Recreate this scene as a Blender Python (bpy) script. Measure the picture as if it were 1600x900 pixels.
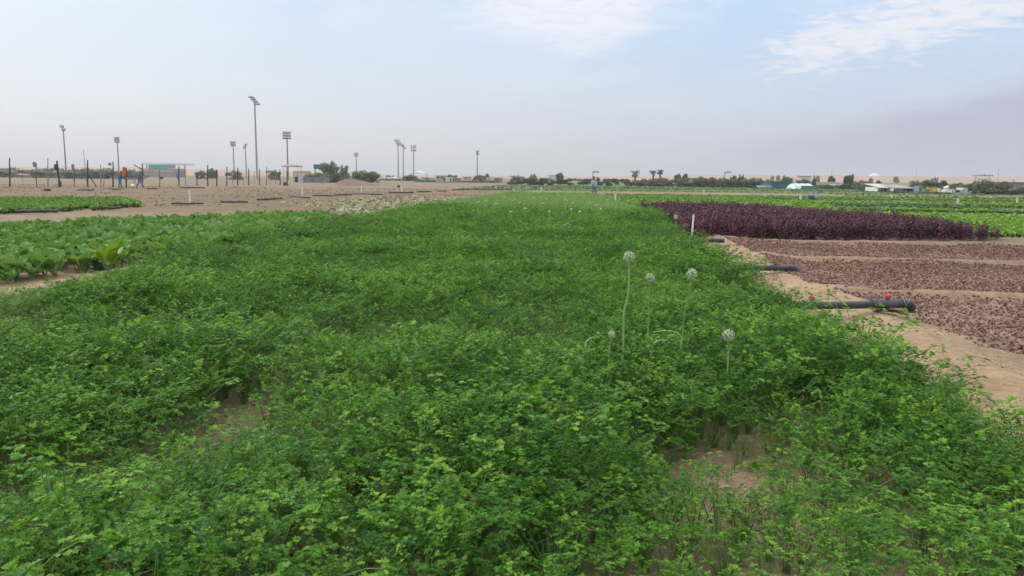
import bpy, math, random
import numpy as np
from mathutils import Vector, Matrix, Euler

for o in list(bpy.data.objects):
    bpy.data.objects.remove(o)
SC = bpy.context.scene
COL = SC.collection
rng = np.random.default_rng(7)
random.seed(7)
R = math.radians

# ------------------------------------------------------------------ camera
F_PX, CAM_H, PITCH, ROLL = 1232.0, 1.62, R(8.04), R(0.6)
fw = np.array([0, math.cos(PITCH), -math.sin(PITCH)])
r0 = np.array([1.0, 0, 0]); u0 = np.array([0, math.sin(PITCH), math.cos(PITCH)])
RT = r0 * math.cos(ROLL) + u0 * math.sin(ROLL)
UP = u0 * math.cos(ROLL) - r0 * math.sin(ROLL)
CAM = np.array([0, 0, CAM_H])
cam_d = bpy.data.cameras.new('camera'); cam = bpy.data.objects.new('camera', cam_d); COL.objects.link(cam)
m = Matrix.Identity(4)
for i in range(3):
    m[i][0], m[i][1], m[i][2], m[i][3] = RT[i], UP[i], -fw[i], CAM[i]
cam.matrix_world = m
cam_d.sensor_width = 36; cam_d.lens = 36 * F_PX / 1600
cam_d.clip_start = 0.05; cam_d.clip_end = 30000
SC.camera = cam

# ------------------------------------------------------------------ sky, sun, exposure
SUN_AZ, SUN_EL = R(-62), R(42)          # azimuth from +Y towards +X
SC.view_settings.view_transform = 'Standard'
SC.view_settings.look = 'None'
SC.view_settings.exposure = 0.2
SC.view_settings.gamma = 1.0
SC.view_settings.use_curve_mapping = False
SC.render.film_transparent = False
try:
    SC.cycles.max_bounces = 6; SC.cycles.diffuse_bounces = 2; SC.cycles.glossy_bounces = 2
    SC.cycles.transmission_bounces = 4; SC.cycles.volume_bounces = 0
    SC.cycles.use_denoising = True; SC.cycles.denoiser = 'OPENIMAGEDENOISE'; SC.cycles.denoising_input_passes = 'RGB_ALBEDO_NORMAL'
except Exception:
    pass

class Tree:
    """tiny helper for node graphs"""
    def __init__(s, nt): s.nt = nt
    def n(s, typ, **kw):
        nd = s.nt.nodes.new(typ)
        for k, v in kw.items(): setattr(nd, k, v)
        return nd
    def plug(s, sock, v):
        if hasattr(v, 'is_output'): s.nt.links.new(v, sock)
        elif v is not None: sock.default_value = v
    def math(s, op, a, b=None, c=None, clamp=False):
        nd = s.n('ShaderNodeMath', operation=op, use_clamp=clamp)
        s.plug(nd.inputs[0], a)
        if b is not None: s.plug(nd.inputs[1], b)
        if c is not None: s.plug(nd.inputs[2], c)
        return nd.outputs[0]
    def mix(s, f, a, b, blend='MIX'):
        nd = s.n('ShaderNodeMix', data_type='RGBA', blend_type=blend)
        s.plug(nd.inputs[0], f)
        for sock, v in ((nd.inputs[6], a), (nd.inputs[7], b)):
            s.plug(sock, (*v, 1) if isinstance(v, tuple) and len(v) == 3 else v)
        return nd.outputs[2]
    def smooth(s, v, a, b, lo=0.0, hi=1.0):
        nd = s.n('ShaderNodeMapRange', interpolation_type='SMOOTHSTEP')
        s.plug(nd.inputs[0], v)
        for i, x in enumerate((a, b, lo, hi)): nd.inputs[i + 1].default_value = x
        return nd.outputs[0]
    def noise(s, vec, scale, detail=4, rough=.55, dist=0.0):
        nd = s.n('ShaderNodeTexNoise')
        if vec is not None: s.plug(nd.inputs['Vector'], vec)
        nd.inputs['Scale'].default_value = scale; nd.inputs['Detail'].default_value = detail
        nd.inputs['Roughness'].default_value = rough; nd.inputs['Distortion'].default_value = dist
        return nd.outputs['Fac']

W = bpy.data.worlds.new('World'); SC.world = W; W.use_nodes = True
nt = W.node_tree; nt.nodes.clear(); T = Tree(nt)
out = T.n('ShaderNodeOutputWorld'); bg = T.n('ShaderNodeBackground')
SKY_STRENGTH = 0.1
bg.inputs['Strength'].default_value = SKY_STRENGTH
nt.links.new(bg.outputs[0], out.inputs[0])
sky = T.n('ShaderNodeTexSky', sky_type='NISHITA', sun_disc=False, sun_elevation=SUN_EL,
          sun_rotation=SUN_AZ % (2 * math.pi), air_density=1.0, dust_density=2.5, ozone_density=1.5)
tc = T.n('ShaderNodeTexCoord')
sep = T.n('ShaderNodeSeparateXYZ'); nt.links.new(tc.outputs['Generated'], sep.inputs[0])
az = T.math('ARCTAN2', sep.outputs[0], sep.outputs[1])
el = T.math('ARCSINE', T.math('MINIMUM', T.math('MAXIMUM', sep.outputs[2], -1.0), 1.0))
DEG = 57.29578
azd = T.math('MULTIPLY', az, DEG); eld = T.math('MULTIPLY', el, DEG)
cmb = T.n('ShaderNodeCombineXYZ')
nt.links.new(azd, cmb.inputs[0]); nt.links.new(T.math('MULTIPLY', eld, 4.2), cmb.inputs[1])
V = cmb.outputs[0]
def lin(r, g, b):
    f = lambda c: c / 12.92 if c <= .04045 else ((c + .055) / 1.055) ** 2.4
    return (f(r / 255), f(g / 255), f(b / 255))
def skyc(r, g, b, k=1.0):
    return tuple(c / SKY_STRENGTH * k for c in lin(r, g, b))
def gauss(a0, e0, sa, se):
    x = T.math('DIVIDE', T.math('SUBTRACT', azd, a0), sa); y = T.math('DIVIDE', T.math('SUBTRACT', eld, e0), se)
    return T.math('EXPONENT', T.math('MULTIPLY', T.math('ADD', T.math('MULTIPLY', x, x), T.math('MULTIPLY', y, y)), -1.0))
# thin high veil over the blue, warmer and denser towards the horizon
veil_hi = T.mix(T.smooth(azd, -34, 12), skyc(216, 227, 238), skyc(190, 215, 243))
veil_mid = T.mix(T.smooth(azd, -30, 28), skyc(216, 224, 232), skyc(198, 211, 230))
veil_lo = T.mix(T.smooth(azd, -15, 30), skyc(221, 216, 219), skyc(194, 192, 207))
veil = T.mix(T.smooth(eld, 4.5, 11.5), veil_mid, veil_hi)
veil = T.mix(T.smooth(eld, -0.5, 6.5), veil_lo, veil)
n_big = T.noise(V, .045, 5, .55, .6)
n_mid = T.noise(V, .16, 6, .6, .8)
n_fine = T.noise(V, .55, 6, .62, .6)
base = T.mix(0.87, sky.outputs[0], veil)
# broad pale streaks, mostly on the left
streak = T.math('MULTIPLY', T.smooth(n_big, .42, .7), T.smooth(eld, 2, 7))
base = T.mix(T.math('MULTIPLY', streak, .55), base, skyc(222, 228, 235))
# puffed cloud patch above the middle
puff = T.math('MULTIPLY', gauss(4.5, 12.8, 8.5, 4.0), 1.45)
puffm = T.smooth(T.math('ADD', puff, T.math('MULTIPLY', T.math('SUBTRACT', n_mid, .5), 1.3)), .15, 1.05)
puffm = T.math('MULTIPLY', puffm, T.smooth(n_fine, .25, .62, .55, 1.0))
base = T.mix(T.math('MULTIPLY', puffm, .9), base, skyc(232, 233, 241))
# long streaky bank climbing to the right
eb = T.math('SUBTRACT', eld, T.math('MULTIPLY_ADD', T.math('SUBTRACT', azd, 18.0), .19, 8.3))
band = T.math('EXPONENT', T.math('MULTIPLY', T.math('MULTIPLY', eb, eb), -.26))
band = T.math('MULTIPLY', band, T.smooth(azd, 14, 21))
bandm = T.smooth(T.math('ADD', T.math('MULTIPLY', band, .9), T.math('MULTIPLY', T.math('SUBTRACT', n_fine, .5), 2.4)), .2, 1.02)
base = T.mix(T.math('MULTIPLY', bandm, .88), base, skyc(229, 229, 235))
# grey cloud bank low on the right
eg = T.math('SUBTRACT', eld, T.math('MULTIPLY_ADD', T.math('SUBTRACT', azd, 26.0), .22, 4.4))
gm = T.smooth(T.math('ADD', eg, T.math('MULTIPLY', T.math('SUBTRACT', n_mid, .5), 2.6)), .95, -1.2)
gm = T.math('MULTIPLY', gm, T.smooth(azd, 7, 28))
base = T.mix(T.math('MULTIPLY', gm, .82), base, skyc(174, 176, 196))
# brighter veil high overhead and towards the hidden sun, outside the picture
glow = T.math('MAXIMUM', T.smooth(eld, 22, 60), gauss(SUN_AZ * DEG, SUN_EL * DEG, 28, 24))
base = T.mix(glow, base, skyc(236, 240, 246, 1.9))
nt.links.new(base, bg.inputs['Color'])

sun_d = bpy.data.lights.new('sun', 'SUN'); sun = bpy.data.objects.new('sun', sun_d); COL.objects.link(sun)
sun_d.energy = 1.5; sun_d.angle = R(11); sun_d.color = (1.0, .94, .85)
sdir = Vector((math.sin(SUN_AZ) * math.cos(SUN_EL), math.cos(SUN_AZ) * math.cos(SUN_EL), math.sin(SUN_EL)))
sun.rotation_euler = sdir.to_track_quat('Z', 'Y').to_euler()

# ------------------------------------------------------------------ picture / field coordinates
def ray(px, py):
    return fw + RT * (px - 800) / F_PX - UP * (py - 450) / F_PX
def G(px, py, z=0.0):
    d = ray(px, py); return CAM + d * ((z - CAM_H) / d[2])
def P(px, py, Y):
    d = ray(px, py); return CAM + d * (Y / d[1])
FA = R(6.2); SF, CF = math.sin(FA), math.cos(FA)
def ST(x, y): return x * SF + y * CF, x * CF - y * SF     # along the beds, across them
def XY(s, t): return s * SF + t * CF, s * CF - t * SF
def inpoly(x, y, poly):
    x = np.asarray(x); y = np.asarray(y); c = np.zeros(x.shape, bool)
    n = len(poly); j = n - 1
    for i in range(n):
        xi, yi = poly[i]; xj, yj = poly[j]
        k = ((yi > y) != (yj > y)) & (x < (xj - xi) * (y - yi) / (yj - yi + 1e-12) + xi)
        c ^= k; j = i
    return c
def sstep(a, b, x):
    t = np.clip((x - a) / (b - a), 0, 1); return t * t * (3 - 2 * t)
_tab = np.random.default_rng(3).random((256, 256))
def vnoise(x, y, sc=1.0, oct_=3):
    x = np.asarray(x, float) * sc; y = np.asarray(y, float) * sc
    tot = 0; amp = 1; nrm = 0
    for o in range(oct_):
        xi = np.floor(x).astype(int); yi = np.floor(y).astype(int); fx = x - xi; fy = y - yi
        fx = fx * fx * (3 - 2 * fx); fy = fy * fy * (3 - 2 * fy)
        g = lambda a, b: _tab[a & 255, b & 255]
        v = (g(xi, yi) * (1 - fx) + g(xi + 1, yi) * fx) * (1 - fy) + (g(xi, yi + 1) * (1 - fx) + g(xi + 1, yi + 1) * fx) * fy
        tot = tot + v * amp; nrm += amp; amp *= .5; x = x * 2.03 + 17.3; y = y * 2.03 + 5.1
    return tot / nrm

# ------------------------------------------------------------------ materials
def new_mat(name):
    mt = bpy.data.materials.new(name); mt.use_nodes = True; mt.node_tree.nodes.clear()
    return mt, Tree(mt.node_tree)
def mat(name, col, rough=.6, metal=0.0, var=.15, scale=6.0, bump=0.0, spec=.4):
    mt, t = new_mat(name)
    o = t.n('ShaderNodeOutputMaterial'); p = t.n('ShaderNodeBsdfPrincipled')
    tcn = t.n('ShaderNodeTexCoord')
    nz = t.noise(tcn.outputs['Object'], scale, 5, .6)
    d = tuple(max(0, c * (1 - var)) for c in col); l = tuple(min(1, c * (1 + var)) for c in col)
    t.plug(p.inputs['Base Color'], t.mix(t.smooth(nz, .3, .7), d, l))
    t.plug(p.inputs['Roughness'], t.smooth(nz, 0, 1, max(0, rough - .12), min(1, rough + .12)))
    p.inputs['Metallic'].default_value = metal; p.inputs['Specular IOR Level'].default_value = spec
    if bump:
        b = t.n('ShaderNodeBump'); b.inputs['Strength'].default_value = bump; b.inputs['Distance'].default_value = .02
        t.plug(b.inputs['Height'], nz); t.plug(p.inputs['Normal'], b.outputs[0])
    t.plug(o.inputs[0], p.outputs[0])
    return mt
def leaf_mat(name, dark, light, hot=None, trans=.3, rough=.45, spec=.35, wt=.65, wr=.5, hot_at=.93):
    """leaf colour: plant-to-plant difference (tint) plus leaf-to-leaf difference (rnd)"""
    mt, t = new_mat(name)
    o = t.n('ShaderNodeOutputMaterial'); p = t.n('ShaderNodeBsdfPrincipled')
    a = t.n('ShaderNodeAttribute', attribute_type='INSTANCER', attribute_name='tint').outputs['Fac']
    b = t.n('ShaderNodeAttribute', attribute_type='GEOMETRY', attribute_name='rnd').outputs['Fac']
    f = t.math('ADD', t.math('MULTIPLY', a, wt), t.math('MULTIPLY', b, wr), clamp=True)
    c = t.mix(f, dark, light)
    if hot: c = t.mix(t.smooth(b, hot_at, min(1.0, hot_at + .08), 0, .65), c, hot)
    p.inputs['Roughness'].default_value = rough; p.inputs['Specular IOR Level'].default_value = spec
    t.plug(p.inputs['Base Color'], c)
    tr = t.n('ShaderNodeBsdfTranslucent'); t.plug(tr.inputs['Color'], t.mix(1.0, c, (1.15, 1.2, .55), 'MULTIPLY'))
    mx = t.n('ShaderNodeMixShader'); mx.inputs[0].default_value = trans
    t.plug(mx.inputs[1], p.outputs[0]); t.plug(mx.inputs[2], tr.outputs[0]); t.plug(o.inputs[0], mx.outputs[0])
    return mt

M = {}
M['parsley'] = leaf_mat('parsley_leaf', (.017, .092, .012), (.165, .350, .033), (.26, .40, .045), trans=.27, spec=.17, rough=.45, wt=.6, wr=.7)
M['parsley_stem'] = leaf_mat('parsley_stalk', (.07, .17, .03), (.15, .27, .06), trans=.15)
M['weed'] = leaf_mat('weed_leaf', (.09, .19, .03), (.18, .30, .05))
M['yellow_leaf'] = leaf_mat('yellow_green_leaf', (.15, .29, .022), (.29, .45, .035), trans=.3, wr=1.0)
M['mustard'] = leaf_mat('mustard_leaf', (.070, .180, .045), (.20, .345, .085), (.30, .38, .06), trans=.28, rough=.55, spec=.2)
M['mustard_rib'] = leaf_mat('mustard_rib', (.16, .24, .10), (.22, .30, .14), trans=.1)
M['lettuce'] = leaf_mat('lettuce_leaf', (.08, .19, .03), (.24, .39, .055), trans=.3)
M['amaranth'] = leaf_mat('amaranth_leaf', (.044, .010, .026), (.18, .034, .075), (.13, .11, .05), hot_at=.87, trans=.2, spec=.3)
M['amaranth_stem'] = leaf_mat('amaranth_stalk', (.07, .05, .03), (.12, .08, .04), trans=.05)
M['seedling'] = leaf_mat('seedling_leaf', (.19, .085, .078), (.35, .175, .15), (.22, .22, .11), trans=.15, wr=.8, hot_at=.74)
M['onion'] = leaf_mat('onion_leaf', (.16, .31, .06), (.33, .52, .12), (.42, .48, .15), trans=.2)
M['stalk'] = leaf_mat('flower_stalk', (.30, .42, .18), (.36, .48, .24), trans=.1)
M['stalk_green'] = leaf_mat('green_stalk', (.20, .34, .11), (.26, .40, .15), trans=.1)
M['petal'] = leaf_mat('petal', (.58, .63, .52), (.82, .84, .76), trans=.25, rough=.6)
M['far_petal'] = leaf_mat('far_petal', (.40, .46, .34), (.52, .56, .44), trans=.2, rough=.7)
M['bud'] = leaf_mat('bud', (.18, .26, .10), (.30, .38, .18), trans=.1)
M['pale_leaf'] = leaf_mat('pale_dry_leaf', (.30, .30, .16), (.45, .42, .27), trans=.1)
M['dull_crop'] = leaf_mat('dull_crop', (.07, .09, .045), (.15, .19, .08), trans=.15)
M['stubble'] = leaf_mat('stubble', (.13, .11, .06), (.24, .20, .11), trans=.05)
M['straw'] = leaf_mat('straw', (.28, .20, .11), (.45, .35, .20), trans=.05)
M['tree_grey'] = leaf_mat('grey_green_leaf', (.10, .135, .08), (.19, .24, .13), trans=.2, wr=1.0)
M['tree_pale'] = leaf_mat('pale_green_leaf', (.15, .18, .12), (.24, .27, .18), trans=.2, wr=1.0)
M['tree_dark'] = leaf_mat('dark_green_leaf', (.045, .08, .042), (.10, .155, .07), trans=.2, wr=1.0)
M['tree_mid'] = leaf_mat('mid_green_leaf', (.07, .13, .045), (.15, .24, .08), trans=.2, wr=1.0)
M['tree_olive'] = leaf_mat('olive_leaf', (.10, .12, .055), (.18, .20, .09), trans=.2, wr=1.0)
M['tree_brown'] = leaf_mat('brown_green_leaf', (.05, .05, .03), (.085, .085, .045), trans=.15, wr=1.0)
M['bark'] = mat('bark', (.11, .085, .065), .9, var=.4, scale=9, bump=.4)
M['post_dark'] = mat('old_dark_wood', (.055, .042, .036), .9, var=.35, scale=14)
M['post_pale'] = mat('weathered_wood', (.30, .24, .19), .9, var=.25, scale=14)
M['sheath'] = mat('dry_sheath', (.17, .11, .075), .9, var=.3, scale=14)
M['post_brown'] = mat('brown_wood', (.20, .11, .07), .9, var=.25, scale=14)
M['pipe'] = mat('dark_grey_plastic', (.036, .040, .048), .5, var=.3, scale=7, spec=.5)
M['pipe_old'] = mat('sun_bleached_plastic', (.07, .073, .078), .65, var=.3, scale=9)
M['valve'] = mat('red_plastic', (.62, .07, .06), .45, var=.15)
M['white'] = mat('white_plastic', (.78, .77, .73), .5, var=.08)
M['wire'] = mat('pale_wire', (.5, .5, .48), .5)
M['steel'] = mat('galvanised_steel', (.33, .34, .36), .45, metal=.3, var=.12)
M['lampgrey'] = mat('grey_lamp_metal', (.16, .165, .18), .5, metal=.2, var=.15)
M['lampglass'] = mat('lamp_glass', (.60, .63, .66), .2, var=.05, spec=.6)
M['bag_black'] = mat('black_sack', (.02, .02, .022), .5, var=.3)
M['orange'] = mat('orange_cloth', (.60, .12, .035), .85, var=.2)
M['red'] = mat('red_cloth', (.55, .045, .075), .85, var=.2)
M['blue'] = mat('blue_cloth', (.045, .11, .46), .85, var=.2)
M['navy'] = mat('navy_cloth', (.03, .05, .14), .85, var=.25)
M['jeans'] = mat('blue_trouser_cloth', (.10, .14, .36), .85, var=.3)
M['teal_cloth'] = mat('teal_cloth', (.06, .24, .32), .85, var=.25)
M['grey_cloth'] = mat('grey_cloth', (.36, .38, .46), .85, var=.15)
M['slate_cloth'] = mat('slate_cloth', (.13, .17, .21), .85, var=.2)
M['skin'] = mat('brown_skin', (.14, .075, .05), .6, var=.1)
M['hair'] = mat('black_hair', (.015, .013, .012), .6, var=.2)
M['wall_white'] = mat('white_paint', (.72, .71, .68), .8, var=.08, scale=1.5)
M['wall_cream'] = mat('cream_plaster', (.55, .48, .36), .85, var=.12, scale=1.2)
M['wall_grey'] = mat('grey_block', (.30, .30, .31), .85, var=.15, scale=1.2)
M['roof_pale'] = mat('pale_sheet_roof', (.50, .49, .47), .7, var=.15, scale=1.5)
M['roof_mauve'] = mat('faded_sheet_roof', (.33, .29, .29), .75, var=.15, scale=1.5)
M['dark_open'] = mat('dark_opening', (.035, .034, .038), .8, var=.2)
M['teal'] = mat('teal_panel', (.07, .40, .37), .5, var=.1)
M['teal_net'] = mat('teal_shade_net', (.045, .13, .125), .85, var=.2, scale=1.0)
M['green_net'] = mat('green_shade_net', (.08, .17, .12), .85, var=.2, scale=1.0)
M['film'] = mat('pale_film', (.55, .62, .64), .45, var=.1, scale=.8)
M['grey_net'] = mat('grey_net', (.20, .205, .215), .85, var=.25, scale=1.0)
M['yellow'] = mat('yellow_paint', (.58, .40, .09), .6, var=.12)
M['tan_cloth'] = mat('tan_canvas', (.42, .28, .19), .8, var=.2)
M['light_blue'] = mat('pale_blue_paint', (.38, .45, .56), .6, var=.1)
M['glass'] = mat('dark_glass', (.03, .035, .04), .15, var=.1, spec=.6)
M['rubber'] = mat('rubber', (.025, .025, .026), .8)
M['clod'] = mat('dry_mud', (.33, .24, .16), .95, var=.25, scale=12, bump=.5)
M['dirt_red'] = mat('reddish_earth', (.185, .12, .085), .95, var=.2, scale=.8, bump=.3)
M['clump'] = mat('dried_plant_heap', (.06, .045, .045), .95, var=.4, scale=10, bump=.5)

# ------------------------------------------------------------------ mesh builder
class MB:
    def __init__(s): s.v = []; s.f = []; s.m = []; s.r = []
    def face(s, pts, mi=0, rnd=.5):
        k = len(s.v); s.v.extend([tuple(map(float, p)) for p in pts]); s.f.append(tuple(range(k, k + len(pts)))); s.m.append(mi); s.r.append(rnd)
    def grid(s, rows, mi=0, rnd=.5, closed=False):
        k = len(s.v); nr, nc = len(rows), len(rows[0])
        for row in rows: s.v.extend([tuple(map(float, p)) for p in row])
        for i in range(nr - 1):
            for j in range(nc if closed else nc - 1):
                j2 = (j + 1) % nc
                s.f.append((k + i * nc + j, k + i * nc + j2, k + (i + 1) * nc + j2, k + (i + 1) * nc + j)); s.m.append(mi); s.r.append(rnd)
    def tube(s, path, rad, n=8, mi=0, rnd=.5, caps=True):
        path = [np.array(p, float) for p in path]
        if not hasattr(rad, '__len__'): rad = [rad] * len(path)
        rows = []; ref = None
        for i, p in enumerate(path):
            d = path[min(i + 1, len(path) - 1)] - path[max(i - 1, 0)]; d = d / (np.linalg.norm(d) + 1e-9)
            if ref is None: ref = np.array([0, 0, 1.0]) if abs(d[2]) < .9 else np.array([1.0, 0, 0])
            a = np.cross(d, ref); a /= np.linalg.norm(a) + 1e-9; b = np.cross(d, a); ref = -b if False else ref
            rows.append([p + rad[i] * (math.cos(q) * a + math.sin(q) * b) for q in np.linspace(0, 2 * math.pi, n, endpoint=False)])
        s.grid(rows, mi, rnd, closed=True)
        if caps: s.face(rows[0][::-1], mi, rnd); s.face(rows[-1], mi, rnd)
    def box(s, c, size, mi=0, rz=0.0, rnd=.5, bevel=0.0):
        x, y, z = size[0] / 2, size[1] / 2, size[2] / 2; c = np.array(c, float)
        ca, sa = math.cos(rz), math.sin(rz)
        def q(a, b, d): return c + np.array([a * ca - b * sa, a * sa + b * ca, d])
        P8 = [q(-x, -y, -z), q(x, -y, -z), q(x, y, -z), q(-x, y, -z), q(-x, -y, z), q(x, -y, z), q(x, y, z), q(-x, y, z)]
        k = len(s.v); s.v.extend([tuple(p) for p in P8])
        for f in ((0, 3, 2, 1), (4, 5, 6, 7), (0, 1, 5, 4), (1, 2, 6, 5), (2, 3, 7, 6), (3, 0, 4, 7)):
            s.f.append(tuple(k + i for i in f)); s.m.append(mi); s.r.append(rnd)
    def blob(s, c, rad, n=10, mi=0, seed=0, rough=.15, rnd=.5):
        g = np.random.default_rng(seed); c = np.array(c, float); rows = []
        for i in range(n // 2 + 1):
            th = math.pi * i / (n // 2)
            rows.append([c + np.array(rad) * np.array([math.sin(th) * math.cos(ph), math.sin(th) * math.sin(ph), math.cos(th)]) * (1 + g.uniform(-rough, rough) * math.sin(th))
                         for ph in np.linspace(0, 2 * math.pi, n, endpoint=False)])
        s.grid(rows, mi, rnd, closed=True)
    def mesh(s, name, mats, smooth=False):
        me = bpy.data.meshes.new(name); me.from_pydata(s.v, [], s.f); me.update()
        for k in (mats if isinstance(mats, (list, tuple)) else [mats]): me.materials.append(M[k])
        me.polygons.foreach_set('material_index', s.m)
        a = me.attributes.new('rnd', 'FLOAT', 'FACE'); a.data.foreach_set('value', s.r)
        if smooth: me.polygons.foreach_set('use_smooth', [True] * len(s.f))
        return me
    def build(s, name, mats, parent=None, smooth=False, loc=None):
        o = bpy.data.objects.new(name, s.mesh(name, mats, smooth)); COL.objects.link(o)
        if parent is not None: o.parent = parent
        if loc is not None: o.location = loc
        return o

def tag(o, label=None, cat=None, group=None, kind=None):
    if label: o['label'] = label
    if cat: o['category'] = cat
    if group: o['group'] = group
    if kind: o['kind'] = kind
    return o
def thing(name, loc, label, cat, group=None, rz=0.0):
    o = bpy.data.objects.new(name, None); COL.objects.link(o); o.empty_display_size = .2
    o.location = tuple(float(x) for x in loc); o.rotation_euler = (0, 0, rz)
    return tag(o, label, cat, group)
def dup(root, loc, rz=0.0, label=None, group=None, scale=None):
    r_ = root.copy(); COL.objects.link(r_); r_.location = tuple(float(x) for x in loc); r_.rotation_euler = (0, 0, rz)
    if scale is not None: r_.scale = scale
    if label: r_['label'] = label
    if group: r_['group'] = group
    for ch in list(root.children):
        c = ch.copy(); COL.objects.link(c); c.parent = r_
        for g in list(ch.children):
            d = g.copy(); COL.objects.link(d); d.parent = c
    return r_

# geometry-node scatter: the object's own mesh carries the plant variants and the planting points
def scatter_group():
    ng = bpy.data.node_groups.new('planting', 'GeometryNodeTree')
    ng.interface.new_socket('Geometry', in_out='INPUT', socket_type='NodeSocketGeometry')
    ng.interface.new_socket('Geometry', in_out='OUTPUT', socket_type='NodeSocketGeometry')
    N = ng.nodes.new; L = ng.links.new
    gi = N('NodeGroupInput'); go = N('NodeGroupOutput')
    def attr(nm, ty):
        a = N('GeometryNodeInputNamedAttribute'); a.data_type = ty; a.inputs['Name'].default_value = nm
        return a.outputs['Attribute']
    vid = attr('vid', 'INT')
    cmp_ = N('FunctionNodeCompare'); cmp_.data_type = 'INT'; cmp_.operation = 'GREATER_EQUAL'
    ia = [i for i in cmp_.inputs if i.type == 'INT']; L(vid, ia[0]); ia[1].default_value = 0
    sp = N('GeometryNodeSeparateGeometry'); sp.domain = 'POINT'
    L(gi.outputs[0], sp.inputs['Geometry']); L(cmp_.outputs[0], sp.inputs['Selection'])
    si = N('GeometryNodeSplitToInstances'); si.domain = 'POINT'
    L(sp.outputs['Selection'], si.inputs['Geometry']); L(vid, si.inputs['Group ID'])
    ip = N('GeometryNodeInstanceOnPoints')
    L(sp.outputs['Inverted'], ip.inputs['Points']); L(si.outputs['Instances'], ip.inputs['Instance'])
    ip.inputs['Pick Instance'].default_value = True
    L(attr('var', 'INT'), ip.inputs['Instance Index'])
    er = N('FunctionNodeEulerToRotation'); L(attr('rot', 'FLOAT_VECTOR'), er.inputs[0]); L(er.outputs[0], ip.inputs['Rotation'])
    L(attr('scl', 'FLOAT_VECTOR'), ip.inputs['Scale'])
    L(ip.outputs[0], go.inputs[0])
    return ng
NG = scatter_group()
def stuff(name, label, cat, variants, mats, pos, rot, scl, var, tint):
    pos = np.asarray(pos, float); n = len(pos)
    allm = MB(); vid = []
    for k, mb in enumerate(variants):
        off = len(allm.v); allm.v.extend(mb.v); allm.f.extend([tuple(i + off for i in f) for f in mb.f]); allm.m.extend(mb.m); allm.r.extend(mb.r)
        vid += [k] * len(mb.v)
    nv = len(allm.v)
    me = bpy.data.meshes.new(name)
    me.from_pydata(allm.v + [tuple(p) for p in pos], [], allm.f); me.update()
    for k in mats: me.materials.append(M[k])
    me.polygons.foreach_set('material_index', allm.m)
    me.attributes.new('rnd', 'FLOAT', 'FACE').data.foreach_set('value', allm.r)
    def put(nm, ty, arr, key='value'):
        me.attributes.new(nm, ty, 'POINT').data.foreach_set(key, np.asarray(arr).ravel())
    put('vid', 'INT', np.concatenate([vid, -np.ones(n)]).astype(np.int32))
    put('var', 'INT', np.concatenate([np.zeros(nv), var]).astype(np.int32))
    put('tint', 'FLOAT', np.concatenate([np.zeros(nv), tint]).astype(np.float32))
    put('rot', 'FLOAT_VECTOR', np.concatenate([np.zeros((nv, 3)), rot]).astype(np.float32), 'vector')
    scl = np.asarray(scl, float); scl = np.repeat(scl[:, None], 3, 1) if scl.ndim == 1 else scl
    put('scl', 'FLOAT_VECTOR', np.concatenate([np.ones((nv, 3)), scl]).astype(np.float32), 'vector')
    o = bpy.data.objects.new(name, me); COL.objects.link(o)
    md = o.modifiers.new('planting', 'NODES'); md.node_group = NG
    return tag(o, label, cat, None, 'stuff')
def jitter(s0, s1, t0, t1, step, g=rng):
    ns, nt_ = int((s1 - s0) / step) + 1, int((t1 - t0) / step) + 1
    a, b = np.meshgrid(np.arange(ns), np.arange(nt_), indexing='ij')
    s = s0 + (a + g.uniform(0, 1, a.shape)) * step; t = t0 + (b + g.uniform(0, 1, b.shape)) * step
    return s.ravel(), t.ravel()
def inview(x, y, margin=2.5): return (np.abs(x) < .68 * y + margin) & (y > .5)

# ------------------------------------------------------------------ ground: one sheet
BUNDS = [7.6, 11.85, 16.85, 21.6]
def pxpoly(pts, z=0.0): return [tuple(G(x, y, z)[:2]) for x, y in pts]
MUST = pxpoly([(-420, 560), (-60, 477), (0, 462), (100, 444), (330, 394), (520, 352)]) + pxpoly([(560, 338), (500, 326), (230, 334), (150, 335), (0, 340), (-150, 343)], .38)
BED2 = pxpoly([(-150, 309), (0, 308.5), (185, 308.5), (222, 316), (150, 321), (0, 326), (-150, 329)], .22)
REDBED = [XY(22.0, 2.45), XY(23.5, 11.3), XY(30.5, 9.8), XY(36.5, 8.0), XY(39.0, 2.0)]
def ellipse(px, py, wx, wy, z=0.0, grow=.35):
    c = G(px, py, z); a = abs(G(px + wx, py, z)[0] - c[0]); b = abs(G(px, py - wy, z)[1] - G(px, py + wy, z)[1]) / 2
    return c[0], c[1] - grow * .35, a, b + grow
PATCH = [ellipse(1105, 758, 92, 31, grow=.10), ellipse(388, 656, 40, 42, grow=.24), ellipse(10, 545, 60, 16, grow=.3), ellipse(1265, 672, 30, 16, grow=.05)]
SPARSE = [ellipse(1470, 845, 130, 36, grow=.1), ellipse(980, 830, 60, 25, grow=.1), ellipse(380, 720, 90, 30, grow=.2)]
def patchval(x, y, lst):
    v = np.full(np.shape(x), 9.0)
    for cx, cy, a, b in lst:
        v = np.minimum(v, np.hypot((x - cx) / a, (y - cy) / b))
    return v + (vnoise(x, y, 3.1, 3) - .5) * .7
def grow_lines(a, b, step, lo, hi, k):
    mid = list(np.arange(a, b + 1e-6, step)); st = step; x = b
    while x < hi: st *= k; x += st; mid.append(x)
    st = step; x = a; left = []
    while x > lo: st *= k; x -= st; left.append(x)
    return np.array(left[::-1] + mid)
xs = grow_lines(-7, 13, .07, -5000, 5000, 1.055)
ys = grow_lines(0.5, 26, .07, -300, 6000, 1.03)
GX, GY = np.meshgrid(xs, ys)
S_, T_ = ST(GX, GY)
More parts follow.
